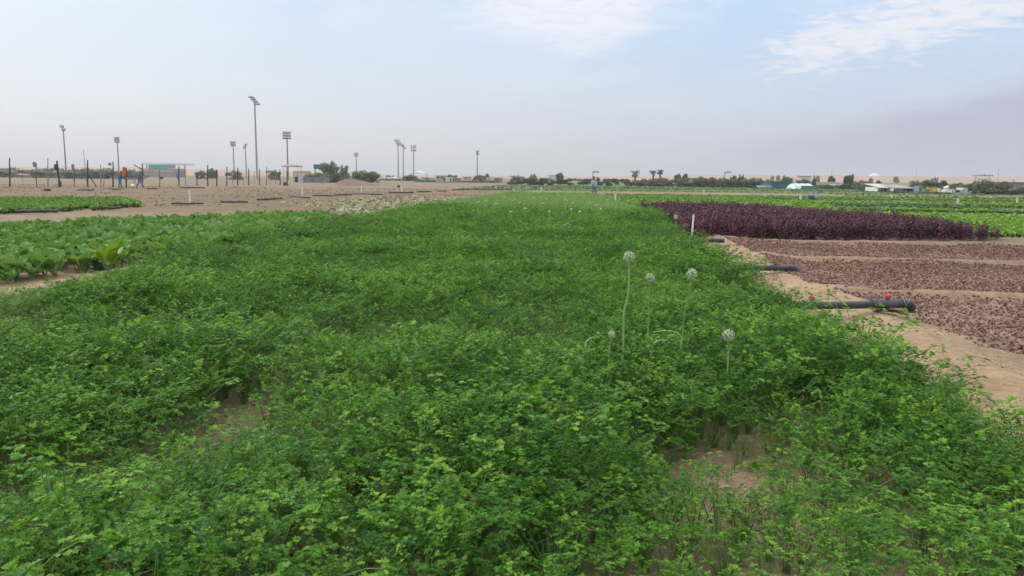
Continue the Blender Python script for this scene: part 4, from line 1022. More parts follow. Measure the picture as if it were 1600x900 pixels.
# ------------------------------------------------------------------ people
def skin_obj(name, chain, parent, m_, sub=2):
    """chain: list of (pos, radius, parent index)"""
    me = bpy.data.meshes.new(name); me.from_pydata([c[0] for c in chain], [(c[2], i) for i, c in enumerate(chain) if c[2] is not None], []); me.update()
    o = bpy.data.objects.new(name, me); COL.objects.link(o); o.parent = parent
    md = o.modifiers.new('skin', 'SKIN'); md.use_smooth_shade = True
    if not me.skin_vertices:
        import bmesh
        bm = bmesh.new(); bm.from_mesh(me); bm.verts.layers.skin.verify(); bm.to_mesh(me); bm.free()
    for i, c in enumerate(chain):
        r = c[1]; me.skin_vertices[0].data[i].radius = r if isinstance(r, tuple) else (r, r); me.skin_vertices[0].data[i].use_root = (i == 0)
    sb = o.modifiers.new('smooth', 'SUBSURF'); sb.levels = sub; sb.render_levels = sub
    me.materials.append(M[m_]); return o
def person(label, loc, rz, h, shirt, trousers, stride=.0, bend=.0, arms=((.25, .1), (.25, .1)), sleeves=True):
    k = h / 1.72; r_ = thing('person', loc, label, 'person', None, rz); V3 = lambda x, y, z: (x * k, y * k, z * k)
    # local +Y is the facing direction
    hip = np.array([0, 0, .93]); sp = lambda d: np.array([0, math.sin(bend) * d, .93 + math.cos(bend) * d])
    ch = sp(.30); sh = sp(.47); nk = sp(.55); hd = sp(.66) + np.array([0, .02, 0]); top = sp(.76) + np.array([0, .02, 0])
    legs = []
    for sg in (1, -1):
        f = stride * sg; hpj = hip + np.array([.10 * sg, 0, -.03]); kn = np.array([.11 * sg, f * .24 + .03, .50]); an = np.array([.11 * sg, f * .48 - .03, .09 + (.05 if f < 0 else 0)]); toe = an + np.array([.02 * sg, .17, -.055])
        legs.append((hpj, kn, an, toe))
    armj = []
    for sg, (fwd, out_) in zip((1, -1), arms):
        sj = sh + np.array([.19 * sg, 0, -.03]); ej = sj + np.array([out_ * .28 * sg, math.sin(fwd) * .29, -math.cos(fwd) * .28]); wj = ej + np.array([out_ * .1 * sg, math.sin(fwd + .45) * .26, -math.cos(fwd + .45) * .25]); hj = wj + (wj - ej) * .35
        armj.append((sj, ej, wj, hj))
    A = lambda p: tuple(np.array(p) * k)
    ch_ = [(A(hip), .13 * k, None), (A(ch), (.15 * k, .11 * k), 0), (A(sh), (.13 * k, .09 * k), 1), (A(nk), .055 * k, 2), (A(hd), (.075 * k, .092 * k), 3), (A(top), (.055 * k, .065 * k), 4)]
    for hpj, kn, an, toe in legs:
        n = len(ch_); ch_ += [(A(hpj), .085 * k, 0), (A(kn), .055 * k, n), (A(an), .038 * k, n + 1), (A(toe), .032 * k, n + 2)]
    for sj, ej, wj, hj in armj:
        n = len(ch_); ch_ += [(A(sj), .055 * k, 2), (A(ej), .042 * k, n), (A(wj), .03 * k, n + 1), (A(hj), .034 * k, n + 2)]
    skin_obj('body', ch_, r_, 'skin')
    e = .022
    c2 = [(A(hip + np.array([0, 0, -.02])), (.15 + e) * k, None), (A(ch), ((.16 + e) * k, (.125 + e) * k), 0), (A(sh), ((.14 + e) * k, (.10 + e) * k), 1)]
    for sj, ej, wj, hj in armj:
        n = len(c2); c2 += [(A(sj), (.062 + e) * k, 2), (A(ej), (.048 + e) * k, n)]
        if sleeves: c2 += [(A(wj), (.034 + e) * k, n + 1)]
    skin_obj('shirt', c2, r_, shirt)
    c3 = [(A(hip + np.array([0, 0, .03])), (.138 + e) * k, None)]
    for hpj, kn, an, toe in legs:
        n = len(c3); c3 += [(A(hpj), (.092 + e) * k, 0), (A(kn), (.064 + e) * k, n), (A(an + np.array([0, 0, .04])), (.05 + e) * k, n + 1)]
    skin_obj('trousers', c3, r_, trousers)
    mb = MB(); hc = (hd + top) / 2 * k + np.array([0, -.015 * k, .035 * k]); mb.blob(hc, (.088 * k, .10 * k, .085 * k), 12, 0, 4, .03); mb.build('hair', 'hair', r_, True)
    return r_
p = G(188, 294, 0); person('person in navy shirt and teal trousers bending beside the orange jacket', (p[0], p[1], 0), R(-70), 1.72, 'navy', 'teal_cloth', .35, .28, ((.55, .1), (.35, .1)))
p = G(219, 294, 0); w_ = person('person walking in red vest and blue trousers along the fence', (p[0], p[1], 0), R(-85), 1.72, 'navy', 'jeans', .9, .12, ((.7, .12), (-.3, .12)))
skin_obj('vest', [((0, 0.0, .96), (.20, .17), None), ((0, .04, 1.24), (.215, .18), 0), ((0, .06, 1.36), (.18, .15), 1)], w_, 'red')
p = G(928, 308, 0); person('person in pale grey shirt and slate trousers standing where the beds meet', (p[0], p[1], 0), R(150), 1.68, 'grey_cloth', 'slate_cloth', .25, .05, ((.15, .1), (.2, .12)))

# ------------------------------------------------------------------ floodlight masts
def floodlight(label, xc, ytop, yhead_bot, Y, rows, cols, w_px, rz=0.0, slant_=0.0, m_='lampgrey', thick=None):
    k = Y / F_PX; top = P(xc, ytop, Y); hb = P(xc, yhead_bot, Y); H = top[2]; hh = (top[2] - hb[2]); w = w_px * k
    r_ = thing('floodlight_mast', (hb[0], Y, 0), label, 'floodlight mast', 'floodlight masts', 0)
    tk = thick or .22
    mb = MB(); mb.tube([(0, 0, 0), (0, 0, hb[2] + hh * .5), (0, 0, H - hh * .15)], [tk, tk * .62, tk * .5], 10); mb.build('mast', 'steel' if thick else m_, r_, True)
    mb = MB(); gl = []
    lw = w / cols * .72; lh = hh / rows * .62; ca, sa = math.cos(rz), math.sin(rz)
    for i in range(rows):
        z = hb[2] + hh * (i + .5) / rows; sh = slant_ * k * (i - (rows - 1) / 2)
        mb.box((sh, 0, z - lh * .62), (w * max(.35, abs(ca)), .12, .12), 0)
        for j in range(cols):
            q = (j - (cols - 1) / 2) * w / cols; x, y = sh + q * ca, q * sa
            lamp = MB(); lamp.box((0, 0, 0), (lw, .5, lh), 0); lamp.box((0, -.27, 0), (lw * .84, .05, lh * .8), 1)
            lo = lamp.build('lamp_head', [m_, 'lampglass'], r_, False, loc=(x, y - .35, z)); lo.rotation_euler = (R(-18) + .1 * ((i * 7 + j * 3) % 3 - 1), 0, rz * .6)
    mb.build('lamp_frame', m_, r_)
    return r_
floodlight('tilted mast with a narrow lamp head at the far left, above the black sack', 99, 194.5, 205, 230, 2, 2, 6, slant_=-2.5)
floodlight('floodlight mast standing above the two workers', 183.3, 213.5, 223, 250, 3, 3, 8)
floodlight('short floodlight mast, left of two left of the tallest', 364.4, 220.5, 228.5, 280, 3, 4, 8)
floodlight('short floodlight mast with a turned head just left of the tallest', 383.5, 224, 232, 280, 3, 2, 5, rz=.9, slant_=1.5)
floodlight('tallest pale floodlight mast with slanting lamp tiers', 398, 150, 164, 240, 4, 3, 8, slant_=-3.2, thick=.34)
floodlight('dark floodlight mast with a square lamp head above the kiosk', 448.5, 205, 217.5, 210, 3, 4, 13)
floodlight('smallest floodlight mast above the green thicket', 556.6, 238, 244.5, 320, 2, 4, 7)
floodlight('left floodlight mast of the close pair behind the parked car', 622, 217.5, 227.5, 300, 3, 3, 9, slant_=-2.0)
floodlight('right, slightly lower floodlight mast of the close pair behind the parked car', 630, 224, 232.5, 310, 3, 2, 6, slant_=-2.0)
floodlight('floodlight mast with upright lamp columns right of the close pair', 646.2, 225.5, 236.5, 300, 2, 3, 9)
floodlight('lone floodlight mast near the middle of the horizon', 746, 234.5, 242, 300, 3, 2, 5)
p = P(402, 210, 240)
def street_lamp(label, xb, xh, ytop, yb, Y):
    b = P(xb, yb, Y); h = P(xh, ytop, Y); r_ = thing('street_lamp', (b[0], Y, 0), label, 'street lamp', 'street lamps'); mb = MB(); dx = h[0] - b[0]; z = h[2]
    mb.tube([(0, 0, 0), (0, 0, z * .7), (dx * .15, 0, z * .9), (dx * .5, 0, z * .985), (dx, 0, z)], [.16, .12, .1, .09, .08], 7); mb.build('mast', 'lampgrey', r_, True)
    mb = MB(); mb.box((dx, 0, z), (2.1, .6, .22)); mb.box((dx, 0, z + .3), (1.2, .4, .12)); mb.build('lamp_head', 'lampgrey', r_)
street_lamp('curved street lamp above the clipped hedge by the standing man', 926, 931, 269, 285, 240)
street_lamp('curved street lamp with a square head above the olive bushes', 1131, 1137.5, 269.5, 288, 230)
for px, y0, lb in ((1432.5, 262, 'thin tall antenna mast rising above the sheds'), (1300, 263, 'very faint thin mast above the round dark tree'), (1561, 262, 'very faint thin mast on the dunes near the right edge')):
    b = P(px, y0, 420); mb = MB(); mb.tube([(0, 0, 0), (0, 0, b[2])], [.12, .05], 6)
    for q in (.6, .8, .95): mb.box((0, 0, b[2] * q), (.7, .08, .08))
    tag(mb.build('antenna_mast', 'steel', None, False, loc=(b[0], 420, 0)), lb, 'antenna', 'antenna masts')

# ------------------------------------------------------------------ buildings and far objects
def bounds(x0, x1, yt, yb, Y):
    a = P(x0, yb, Y); b = P(x1, yt, Y); return a[0], b[0], max(0.0, a[2]), b[2]
def base_thing(name, label, cat, px, Y, group=None):
    b = P(px, 285, Y); return thing(name, (b[0], Y, 0), label, cat, group)
def bx(mb, r_, x0, x1, yt, yb, Y, depth, mi=0, dy=0.0, ground_=False):
    X0, X1, Z0, Z1 = bounds(x0, x1, yt, yb, Y); Z0 = 0 if ground_ else Z0
    mb.box(((X0 + X1) / 2 - r_.location.x, depth / 2 + dy, (Z0 + Z1) / 2), (X1 - X0, depth, Z1 - Z0), mi)
# pavilion behind the fence
r_ = base_thing('pavilion', 'flat roofed pavilion with teal panel behind the fence', 'building', 257, 300)
mb = MB(); bx(mb, r_, 228, 289, 255.2, 257.3, 300, 12, 0, -3); mb.build('roof', 'wall_white', r_)
mb = MB(); bx(mb, r_, 239, 267, 257.4, 263.2, 300, .5, 0, -3.4); mb.build('teal_panel', 'teal', r_)
mb = MB(); bx(mb, r_, 267, 279, 257.4, 263.2, 300, .5, 0, -3.4); mb.build('grey_panel', 'wall_grey', r_)
mb = MB(); bx(mb, r_, 236.5, 238.8, 257.3, 264, 300, .4, 0, -3.4); mb.build('white_pier', 'wall_white', r_)
mb = MB(); bx(mb, r_, 223, 278, 263.6, 268, 300, 9, 0, -2.9); mb.build('upper_wall', 'wall_cream', r_)
mb = MB(); bx(mb, r_, 222, 278, 268, 274, 300, 9, 0, -2.8, True); mb.build('lower_wall', 'wall_grey', r_)
for px in (229, 288.5):
    mb = MB(); bx(mb, r_, px, px + .8, 257, 272, 300, .2, 0, 0, True); mb.build('column', 'lampgrey', r_)
# kiosk
r_ = base_thing('shade_kiosk', 'kiosk under a shallow tan canopy by the end of the fence', 'kiosk', 457, 165)
c = P(457, 259.3, 165); k = 165 / F_PX; rows = []
for q, hz in ((0, 1.1), (.35, .95), (.7, .55), (1.0, 0.0)):
    rows.append([(17 * k * q * math.cos(a), 14 * k * q * math.sin(a), c[2] + hz * 2.2 * k) for a in np.linspace(0, 2 * math.pi, 16, endpoint=False)])
rows.append([(x * .98, y * .98, z - .18) for x, y, z in rows[-1]])
mb = MB(); mb.grid(rows, 0, .5, closed=True); mb.build('canopy', 'tan_cloth', r_, True)
mb = MB()
for x, y in ((-1.5, -1.2), (1.5, -1.2), (-1.5, 1.2), (1.5, 1.2)): mb.tube([(x, y, 0), (x, y, c[2] + .05)], .05, 6)
mb.build('canopy_poles', 'steel', r_)
mb = MB(); bx(mb, r_, 460, 475, 271, 283, 165, 1.6, 0, 0, True); mb.build('booth', 'wall_white', r_)
mb = MB(); bx(mb, r_, 461, 465.5, 276, 288, 165, .1, 0, -.12, True); mb.build('door', 'dark_open', r_)
r_ = base_thing('yellow_container', 'long yellow container standing behind the kiosk', 'container', 470, 190)
mb = MB(); bx(mb, r_, 458, 482, 268, 273, 190, 2.4, 0, 0, True); mb.build('body', 'yellow', r_)
mb = MB(); bx(mb, r_, 457.5, 482.5, 267.3, 268, 190, 2.5, 0, -.05); mb.build('roof', 'wall_cream', r_)
r_ = base_thing('net_fence', 'grey net fence between kiosk and tamarisk tree', 'fence', 495, 158)
mb = MB(); bx(mb, r_, 476, 515, 277, 288, 158, .06, 0, 0, True); mb.build('net', 'grey_net', r_)
for px in (476, 489, 502, 515):
    mb = MB(); bx(mb, r_, px - .5, px + .5, 275.5, 288, 158, .12, 0, -.15, True); mb.build('post', 'lampgrey', r_)
r_ = base_thing('elevated_tank', 'dark teal box tank raised beside the tamarisk tree', 'tank', 499, 200)
mb = MB(); bx(mb, r_, 490, 508, 257, 264, 200, 2.5); mb.build('tank', 'teal_net', r_)
for px in (491.5, 506.5):
    mb = MB(); bx(mb, r_, px - .6, px + .6, 264, 280, 200, .2, 0, .6, True); mb.build('leg', 'lampgrey', r_)
# dirt mound
b = G(550, 290.5, 0); mb = MB(); rows = []; n = 16
for i in range(n + 1):
    u = i / n; row = []
    for a in np.linspace(0, 2 * math.pi, 30, endpoint=False):
        q = u * (1 + .12 * math.sin(3 * a) + .08 * math.sin(5 * a + 1)); hgt = 1.05 * max(0, math.cos(min(1, u) * math.pi / 2)) ** 1.3 * (1 + .12 * math.sin(a * 7 + u * 9))
        row.append((3.6 * q * math.cos(a) - 1.2 * (1 - u), 3.0 * q * math.sin(a), hgt - .05))
    rows.append(row)
mb.grid(rows, 0, .5, closed=True); tag(mb.build('dirt_mound', 'dirt_red', None, True, loc=(b[0], b[1] + 3, 0)), 'reddish dirt mound right of the tamarisk tree', 'dirt mound')
# white car and box body
def car(label, px, Y, rz):
    b = P(px, 285, Y); r_ = thing('parked_car', (b[0], Y, 0), label, 'car', None, rz); mb = MB()
    prof = [(-2.2, .45), (-2.2, .95), (-2.05, 1.02), (-1.75, 1.6), (-1.5, 1.68), (.35, 1.68), (.55, 1.62), (1.1, 1.08), (2.05, .95), (2.25, .8), (2.25, .45)]
    for i in range(len(prof) - 1):
        (x0, z0), (x1, z1) = prof[i], prof[i + 1]; mb.face([(x0, -.88, z0), (x1, -.88, z1), (x1, .88, z1), (x0, .88, z0)])
    mb.face([(x, -.88, z) for x, z in prof]); mb.face([(x, .88, z) for x, z in prof[::-1]]); mb.face([(-2.2, -.88, .45), (-2.2, .88, .45), (2.25, .88, .45), (2.25, -.88, .45)][::-1]); mb.build('body', 'wall_white', r_)
    mb = MB()
    for y in (-.89, .89): mb.face([(-1.65, y, 1.1), (.85, y, 1.1), (.4, y, 1.58), (-1.5, y, 1.58)])
    mb.build('side_windows', 'glass', r_)
    mb = MB(); mb.face([(.62, -.78, 1.57), (1.08, -.8, 1.12), (1.08, .8, 1.12), (.62, .78, 1.57)]); mb.build('windscreen', 'glass', r_); r_.children[-1].location = (.03, 0, .02)
    for x in (-1.4, 1.45):
        for y in (-.85, .85):
            mb = MB(); mb.tube([(x, y - .1, .34), (x, y + .1, .34)], .34, 14); mb.build('wheel', 'rubber', r_)
car('white parked car in front of a pale box body beyond the bare field', 611, 285, R(-35))
r_ = base_thing('box_trailer', 'pale blue white box trailer standing behind the parked car', 'trailer', 618, 292)
mb = MB(); bx(mb, r_, 611.5, 624, 276.3, 284, 292, 2.2, 0, 2.2); mb.build('box_body', 'film', r_)
mb = MB(); bx(mb, r_, 612, 623, 284, 286, 292, 1.6, 0, 2.4, True); mb.build('chassis', 'rubber', r_)
# cluster of low houses beyond the field
def house(label, x0, x1, yt, Y, m_, roof, windows=1, door=True, rh=.9, name='low_house', yb=None):
    r_ = base_thing(name, label, 'house', (x0 + x1) / 2, Y, 'low houses beyond the fields'); X0, X1, _, Z1 = bounds(x0, x1, yt, 285, Y); w = X1 - X0; x_ = (X0 + X1) / 2 - r_.location.x
    mb = MB(); mb.box((x_, 2, (Z1 - .25) / 2), (w, 4, Z1 - .25)); mb.build('walls', m_, r_)
    mb = MB(); mb.box((x_, 2, Z1 - .12), (w + .5, 4.5, .24)); mb.build('roof', roof, r_)
    for i in range(windows):
        q = x_ - w / 2 + w * (i + .6) / (windows + .9); mb = MB(); mb.box((q, -.02, Z1 * .58), (min(.9, w * .2), .06, Z1 * .26)); mb.build('window', 'dark_open', r_)
    if door: mb = MB(); mb.box((x_ + w * .32, -.02, Z1 * .36), (min(.9, w * .22), .07, Z1 * .68)); mb.build('door', 'dark_open', r_)
    return r_
house('small cream hut left in the house cluster behind the scrub', 660, 668, 276.5, 250, 'wall_cream', 'wall_cream', 0)
house('long low white hut next to the small cream hut', 668.5, 677, 278, 252, 'wall_white', 'roof_pale', 0, False)
house('large cream house with flat roof in the house cluster', 681, 697.5, 274.3, 255, 'wall_cream', 'roof_mauve', 2)
house('bright white hut right of the large cream house', 696, 705.5, 277, 243, 'wall_white', 'wall_white', 0, True)
house('grey hut with a wide opening right of the bright white hut', 706, 719, 277.8, 250, 'wall_grey', 'roof_pale', 2, False)
house('tan shed behind the lone floodlight mast', 724, 735, 276.2, 270, 'wall_cream', 'roof_mauve', 1, False)
house('small white hut close to the clipped hedge', 761, 769, 277, 255, 'wall_white', 'roof_pale', 1, False)
house('grey green hut between white hut and hedge', 772, 785, 277.2, 258, 'grey_net', 'film', 1, False)
house('small pale hut just left of the bushy tree on the hedge', 857, 869, 273.5, 300, 'film', 'roof_pale', 0, False)
r_ = base_thing('tensile_canopy', 'wide white canopy roof below the floodlight with upright lamps', 'canopy', 655, 340); c = P(655, 271, 340); mb = MB(); rows = []
for x, z in ((-3.6, 0), (-1.8, .55), (0, 1.0), (1.8, .7), (3.6, 0)): rows.append([(x, y, c[2] + z * (1 - (y / 3.2) ** 2 * .6)) for y in (-3, -1.5, 0, 1.5, 3)])
mb.grid(rows); mb.grid([[(x, y, z - .15) for x, y, z in q][::-1] for q in rows]); mb.build('roof', 'wall_white', r_, True)
mb = MB()
for x in (-3.2, 3.2):
    for y in (-2.5, 2.5): mb.tube([(x, y, 0), (x, y, c[2] + .1)], .09, 6)
mb.build('poles', 'steel', r_)
# shade net, greenhouse, pale walls
r_ = base_thing('shade_net_house', 'dark teal shade net house beside the pale greenhouse tunnel', 'net house', 1221, 138)
mb = MB(); bx(mb, r_, 1203, 1239, 284.3, 296, 138, 8, 0, 0, True); mb.build('net_walls', 'teal_net', r_)
mb = MB(); bx(mb, r_, 1202, 1240, 283.4, 284.3, 138, 8.3, 0, -.1); mb.build('net_roof', 'teal_net', r_)
r_ = base_thing('greenhouse_tunnel', 'low greenhouse tunnel under pale plastic film', 'greenhouse', 1259, 132); X0, X1, _, Z1 = bounds(1240, 1277, 287, 296, 132); w = X1 - X0; mb = MB(); rows = []
for u in np.linspace(0, 1, 14):
    end = math.sin(min(1, min(u, 1 - u) * 5) * math.pi / 2) ** .6; rows.append([((u - .5) * w, 2.2 + 2.2 * math.cos(a) * (.75 + .25 * end), Z1 * math.sin(a) * (.35 + .65 * end)) for a in np.linspace(math.pi, 0, 12)])
mb.grid(rows); mb.face(rows[0]); mb.face(rows[-1][::-1]); mb.build('film_cover', 'film', r_, True)
mb = MB(); bx(mb, r_, 1251, 1278, 290.5, 298, 132, .1, 0, -.25, True); mb.build('side_net', 'green_net', r_)
for u in (.12, .36, .6, .84):
    mb = MB(); mb.tube([((u - .5) * w, 2.2 + 2.24 * math.cos(a), Z1 * 1.01 * math.sin(a)) for a in np.linspace(math.pi, 0, 12)], .035, 5); mb.build('hoop', 'steel', r_)
r_ = base_thing('compound_wall', 'long cream compound wall behind the greenhouse tunnel', 'wall', 1293, 165)
mb = MB(); bx(mb, r_, 1276, 1311, 285.2, 294, 165, .3, 0, 0, True); mb.build('wall_panel', 'wall_cream', r_)
mb = MB(); bx(mb, r_, 1275.5, 1311.5, 284.6, 285.2, 165, .45, 0, -.08); mb.build('coping', 'wall_white', r_)
house('low pale shed right of the cream compound wall, below the tall tree', 1307, 1329, 288, 148, 'green_net', 'roof_pale', 0, False)
house('small blue roofed shed left of the shade net house', 1196, 1204, 290.5, 138, 'light_blue', 'light_blue', 0, False)
# sheds on the right
def shed(label, x0, x1, yt, Y, wall, roof, opens, slope=.5):
    r_ = base_thing('farm_shed', label, 'shed', (x0 + x1) / 2, Y, 'farm sheds on the right'); X0, X1, _, Z1 = bounds(x0, x1, yt, 290, Y); w = X1 - X0; x_ = (X0 + X1) / 2 - r_.location.x
    mb = MB(); mb.box((x_, 2.2, (Z1 - slope) / 2), (w * .94, 4, Z1 - slope)); mb.build('walls', wall, r_)
    mb = MB(); a = [(x_ - w / 2, -.7, Z1 - slope), (x_ + w / 2, -.7, Z1 - slope), (x_ + w / 2, 4.6, Z1), (x_ - w / 2, 4.6, Z1)]
    mb.face(a); mb.face([(x, y, z - .1) for x, y, z in a][::-1])
    for i in range(4): p0, p1 = a[i], a[(i + 1) % 4]; mb.face([p0, (p0[0], p0[1], p0[2] - .1), (p1[0], p1[1], p1[2] - .1), p1])
    mb.build('roof', roof, r_)
    for u0, u1 in opens:
        mb = MB(); mb.box((x_ - w * .47 + w * .94 * (u0 + u1) / 2, .17, (Z1 - slope) * .43), (w * .94 * (u1 - u0), .08, (Z1 - slope) * .84)); mb.build('opening', 'dark_open', r_)
    for u in (.02, .5, .98):
        mb = MB(); mb.box((x_ - w / 2 + w * u, -.6, (Z1 - slope) / 2), (.1, .1, Z1 - slope)); mb.build('post', 'post_pale', r_)
shed('pale roofed open shed at the left of the farm sheds', 1372, 1400, 287.5, 114, 'wall_white', 'roof_pale', [(.08, .28), (.36, .52)])
shed('mauve roofed shed with a dark opening, in the middle of the farm sheds', 1397, 1428, 289.3, 112, 'wall_white', 'roof_mauve', [(.02, .2), (.52, .98)], .4)
r_ = base_thing('tarpaulin_screen', 'pale blue screen at the right end of the farm sheds', 'screen', 1432, 111)
mb = MB(); bx(mb, r_, 1428, 1436.5, 290.5, 302, 111, .1, 0, 0, True); mb.build('sheet', 'light_blue', r_)
for px in (1428, 1436.5):
    mb = MB(); bx(mb, r_, px - .4, px + .4, 289.8, 302, 111, .08, 0, -.12, True); mb.build('post', 'steel', r_)
# stored junk: crates, tank
def crate(label, x0, x1, yt, Y, m_, cat='crate'):
    X0, X1, _, Z1 = bounds(x0, x1, yt, 295, Y); w = X1 - X0; mb = MB(); h = Z1
    for z in np.linspace(.08, h - .06, 4): mb.box((0, -.01, z), (w, .06, h * .17)); mb.box((0, .8, z), (w, .06, h * .17))
    for x in (-w / 2 + .05, w / 2 - .05): mb.box((x, .4, h / 2), (.1, .9, h))
    mb.box((0, .4, .05), (w * .98, .74, .08))
    tag(mb.build('crate', m_, None, False, loc=((X0 + X1) / 2, Y, 0)), label, cat, 'stored goods by the right trees')
crate('yellowish slatted crate by the trees right of the blue screen', 1452, 1463, 293.5, 108, 'yellow')
crate('white slatted crate next to the yellowish crate', 1463.5, 1469, 294, 108, 'wall_white')
crate('grey slatted crate left of the yellowish crate', 1445, 1451.5, 295, 108, 'grey_net')
crate('cream slatted crate between the white crate and the white tank', 1470, 1478, 296, 107, 'wall_cream')
b = P(1482, 297, 106); mb = MB(); mb.tube([(-.4, .3, .62), (.1, .3, .8)], .26, 14); mb.box((-.2, .3, .22), (.8, .5, .44)); tag(mb.build('water_tank', 'wall_white', None, True, loc=(b[0], 106, 0)), 'tilted white water tank left of the parked trailer', 'tank')
r_ = base_thing('farm_trailer', 'grey cabin trailer with a dark window and one wheel by the brown hedge', 'trailer', 1506, 103)
mb = MB(); bx(mb, r_, 1505, 1513, 293.5, 303, 103, 1.8, 0, 0); bx(mb, r_, 1491, 1505, 296.5, 303, 103, 1.8); mb.build('body', 'roof_pale', r_)
mb = MB(); bx(mb, r_, 1493, 1499, 297.3, 300.2, 103, .06, 0, -.07); mb.build('window', 'glass', r_)
q = P(1516, 301.5, 103); mb = MB()
mb.tube([(q[0] - r_.location.x + .19 * math.cos(a), -.1, q[2] + .19 * math.sin(a)) for a in np.linspace(0, 2 * math.pi, 18)], .04, 6); mb.build('wheel', 'wall_white', r_)
for px in (1494, 1509):
    mb = MB(); q = P(px, 303.5, 103); mb.tube([(q[0] - r_.location.x, .2, .3), (q[0] - r_.location.x, .45, .3)], .3, 12); mb.build('wheel', 'rubber', r_)
r_ = base_thing('grey_roof_barn', 'low barn with a dark grey roof behind the trees at the right edge', 'barn', 1586, 150)
mb = MB(); bx(mb, r_, 1577, 1600, 286.5, 297, 150, 5, 0, 0, True); mb.build('walls', 'wall_grey', r_)
mb = MB(); bx(mb, r_, 1575, 1602, 284.6, 286.5, 150, 5.6, 0, -.3); mb.build('roof', 'lampgrey', r_)
mb = MB(); bx(mb, r_, 1588.5, 1591, 281, 284.6, 150, .4, 0, 1); mb.build('vent', 'light_blue', r_)
# far things on the dunes
r_ = base_thing('far_canopy', 'flat dark canopy on slanted legs standing on the right dunes', 'canopy', 1540, 620)
mb = MB(); bx(mb, r_, 1528, 1552, 273.6, 275.2, 620, 8); mb.build('roof', 'lampgrey', r_)
mb = MB(); bx(mb, r_, 1535, 1550, 279, 281.5, 620, 6, 0, 1); mb.build('building_block', 'wall_cream', r_)
mb = MB(); a0 = P(1530, 275, 620); a1 = P(1525, 281, 620); 
for (x0, x1) in ((1530, 1526), (1550, 1553)):
    a0 = P(x0, 275, 620); a1 = P(x1, 283.5, 620); mb.tube([(a0[0] - r_.location.x, 4, a0[2]), (a1[0] - r_.location.x, 4, 0)], .3, 6)
bx(mb, r_, 1541.5, 1543, 271.8, 273.6, 620, 1, 0, 3); mb.build('legs', 'lampgrey', r_)
r_ = base_thing('white_dome', 'white dome on the dunes above the sheds', 'dome', 1366, 1150); c = P(1366, 271, 1150); k = 1150 / F_PX; mb = MB(); rows = []
for a in np.linspace(0, math.pi / 2, 8): rows.append([(10.5 * k * math.cos(a) * math.cos(b), 10.5 * k * math.cos(a) * math.sin(b), 4.5 + (c[2] - 4.5) * math.sin(a)) for b in np.linspace(0, 2 * math.pi, 24, endpoint=False)])
mb.grid(rows, 0, .5, closed=True); mb.build('dome_shell', 'wall_white', r_, True)
mb = MB(); mb.tube([(0, 0, 0), (0, 0, 4.55)], 10.4 * k, 24); mb.build('base_ring', 'wall_cream', r_)
r_ = base_thing('long_shed', 'long low dark roofed shed on the dunes above the greenhouse tunnel', 'shed', 1259, 640)
mb = MB(); bx(mb, r_, 1249.5, 1268.5, 274.8, 276.2, 640, 6); mb.build('roof', 'lampgrey', r_)
mb = MB(); bx(mb, r_, 1251, 1267, 276.2, 279, 640, 5, 0, .5, True); mb.build('walls', 'wall_cream', r_)

# ------------------------------------------------------------------ trees, bushes and hedges
def leaf_cloud(mb, clumps, n, size, g, mi=0):
    tot = sum(c[1][0] * c[1][1] * c[1][2] for c in clumps) ** 1.0
    for c, rad in clumps:
        k = max(6, int(n * (rad[0] * rad[1] * rad[2]) / tot)); cr = g.uniform(0, 1)
        for _ in range(k):
            d = g.normal(0, 1, 3); d /= np.linalg.norm(d); q = np.array(c) + d * np.array(rad) * g.uniform(.25, 1.08) ** .6
            u = g.normal(0, 1, 3); u /= np.linalg.norm(u); v = np.cross(u, g.normal(0, 1, 3)); v /= np.linalg.norm(v) + 1e-6
            s = size * g.uniform(.6, 1.3); rn = min(1, max(0, .6 * cr + .4 * g.uniform(0, 1)))
            mb.face([q - u * s * .5, q + v * s * .3, q + u * s * .5, q - v * s * .3], mi, rn)
def crown(seed, kind):
    """unit crown: x,y in +-.5, z 0..1"""
    g = np.random.default_rng(seed); mb = MB(); cl = []
    if kind == 'round':
        for i in range(24):
            d = g.normal(0, 1, 3); d /= np.linalg.norm(d); cl.append((np.array([0, 0, .54]) + d * np.array([.32, .32, .30]) * g.uniform(.3, 1), (g.uniform(.13, .2),) * 3))
    elif kind == 'upright':
        for i in range(34):
            x, y = g.uniform(-.40, .40, 2); top = (1 - (abs(x) / .55) ** 1.6) * g.uniform(.7, 1); z = g.uniform(.06, .9) * top; cl.append((np.array([x, y, z]), (g.uniform(.08, .13), g.uniform(.08, .13), g.uniform(.12, .2))))
    else:
        for i in range(34):
            x, y = g.uniform(-.42, .42, 2); cl.append((np.array([x, y, g.uniform(.02, .84) * (1 - (abs(x) / .66) ** 2.4)]), (g.uniform(.12, .19), g.uniform(.12, .19), g.uniform(.12, .2))))
    leaf_cloud(mb, cl, 4200, .075, g); return mb
CR = {}
for kd in ('round', 'upright', 'bush'):
    for mt in ('tree_pale', 'tree_grey', 'tree_dark', 'tree_mid', 'tree_olive'):
        CR[kd, mt] = [crown(600 + i * 13 + len(kd), kd).mesh('crown', mt) for i in range(2)]
mb = MB(); g = np.random.default_rng(5)
mb.tube([(0, 0, 0), (.02, 0, .2), (.0, .01, .5), (.01, 0, .8)], [.035, .028, .018, .006], 7)
for i in range(6):
    a = i * 1.1 + .3; z = .18 + .09 * i; mb.tube([(0, 0, z), (.16 * math.cos(a), .16 * math.sin(a), z + .15), (.3 * math.cos(a), .3 * math.sin(a), z + .22)], [.015, .009, .004], 5)
TRUNK = mb.mesh('trunk', 'bark', True)
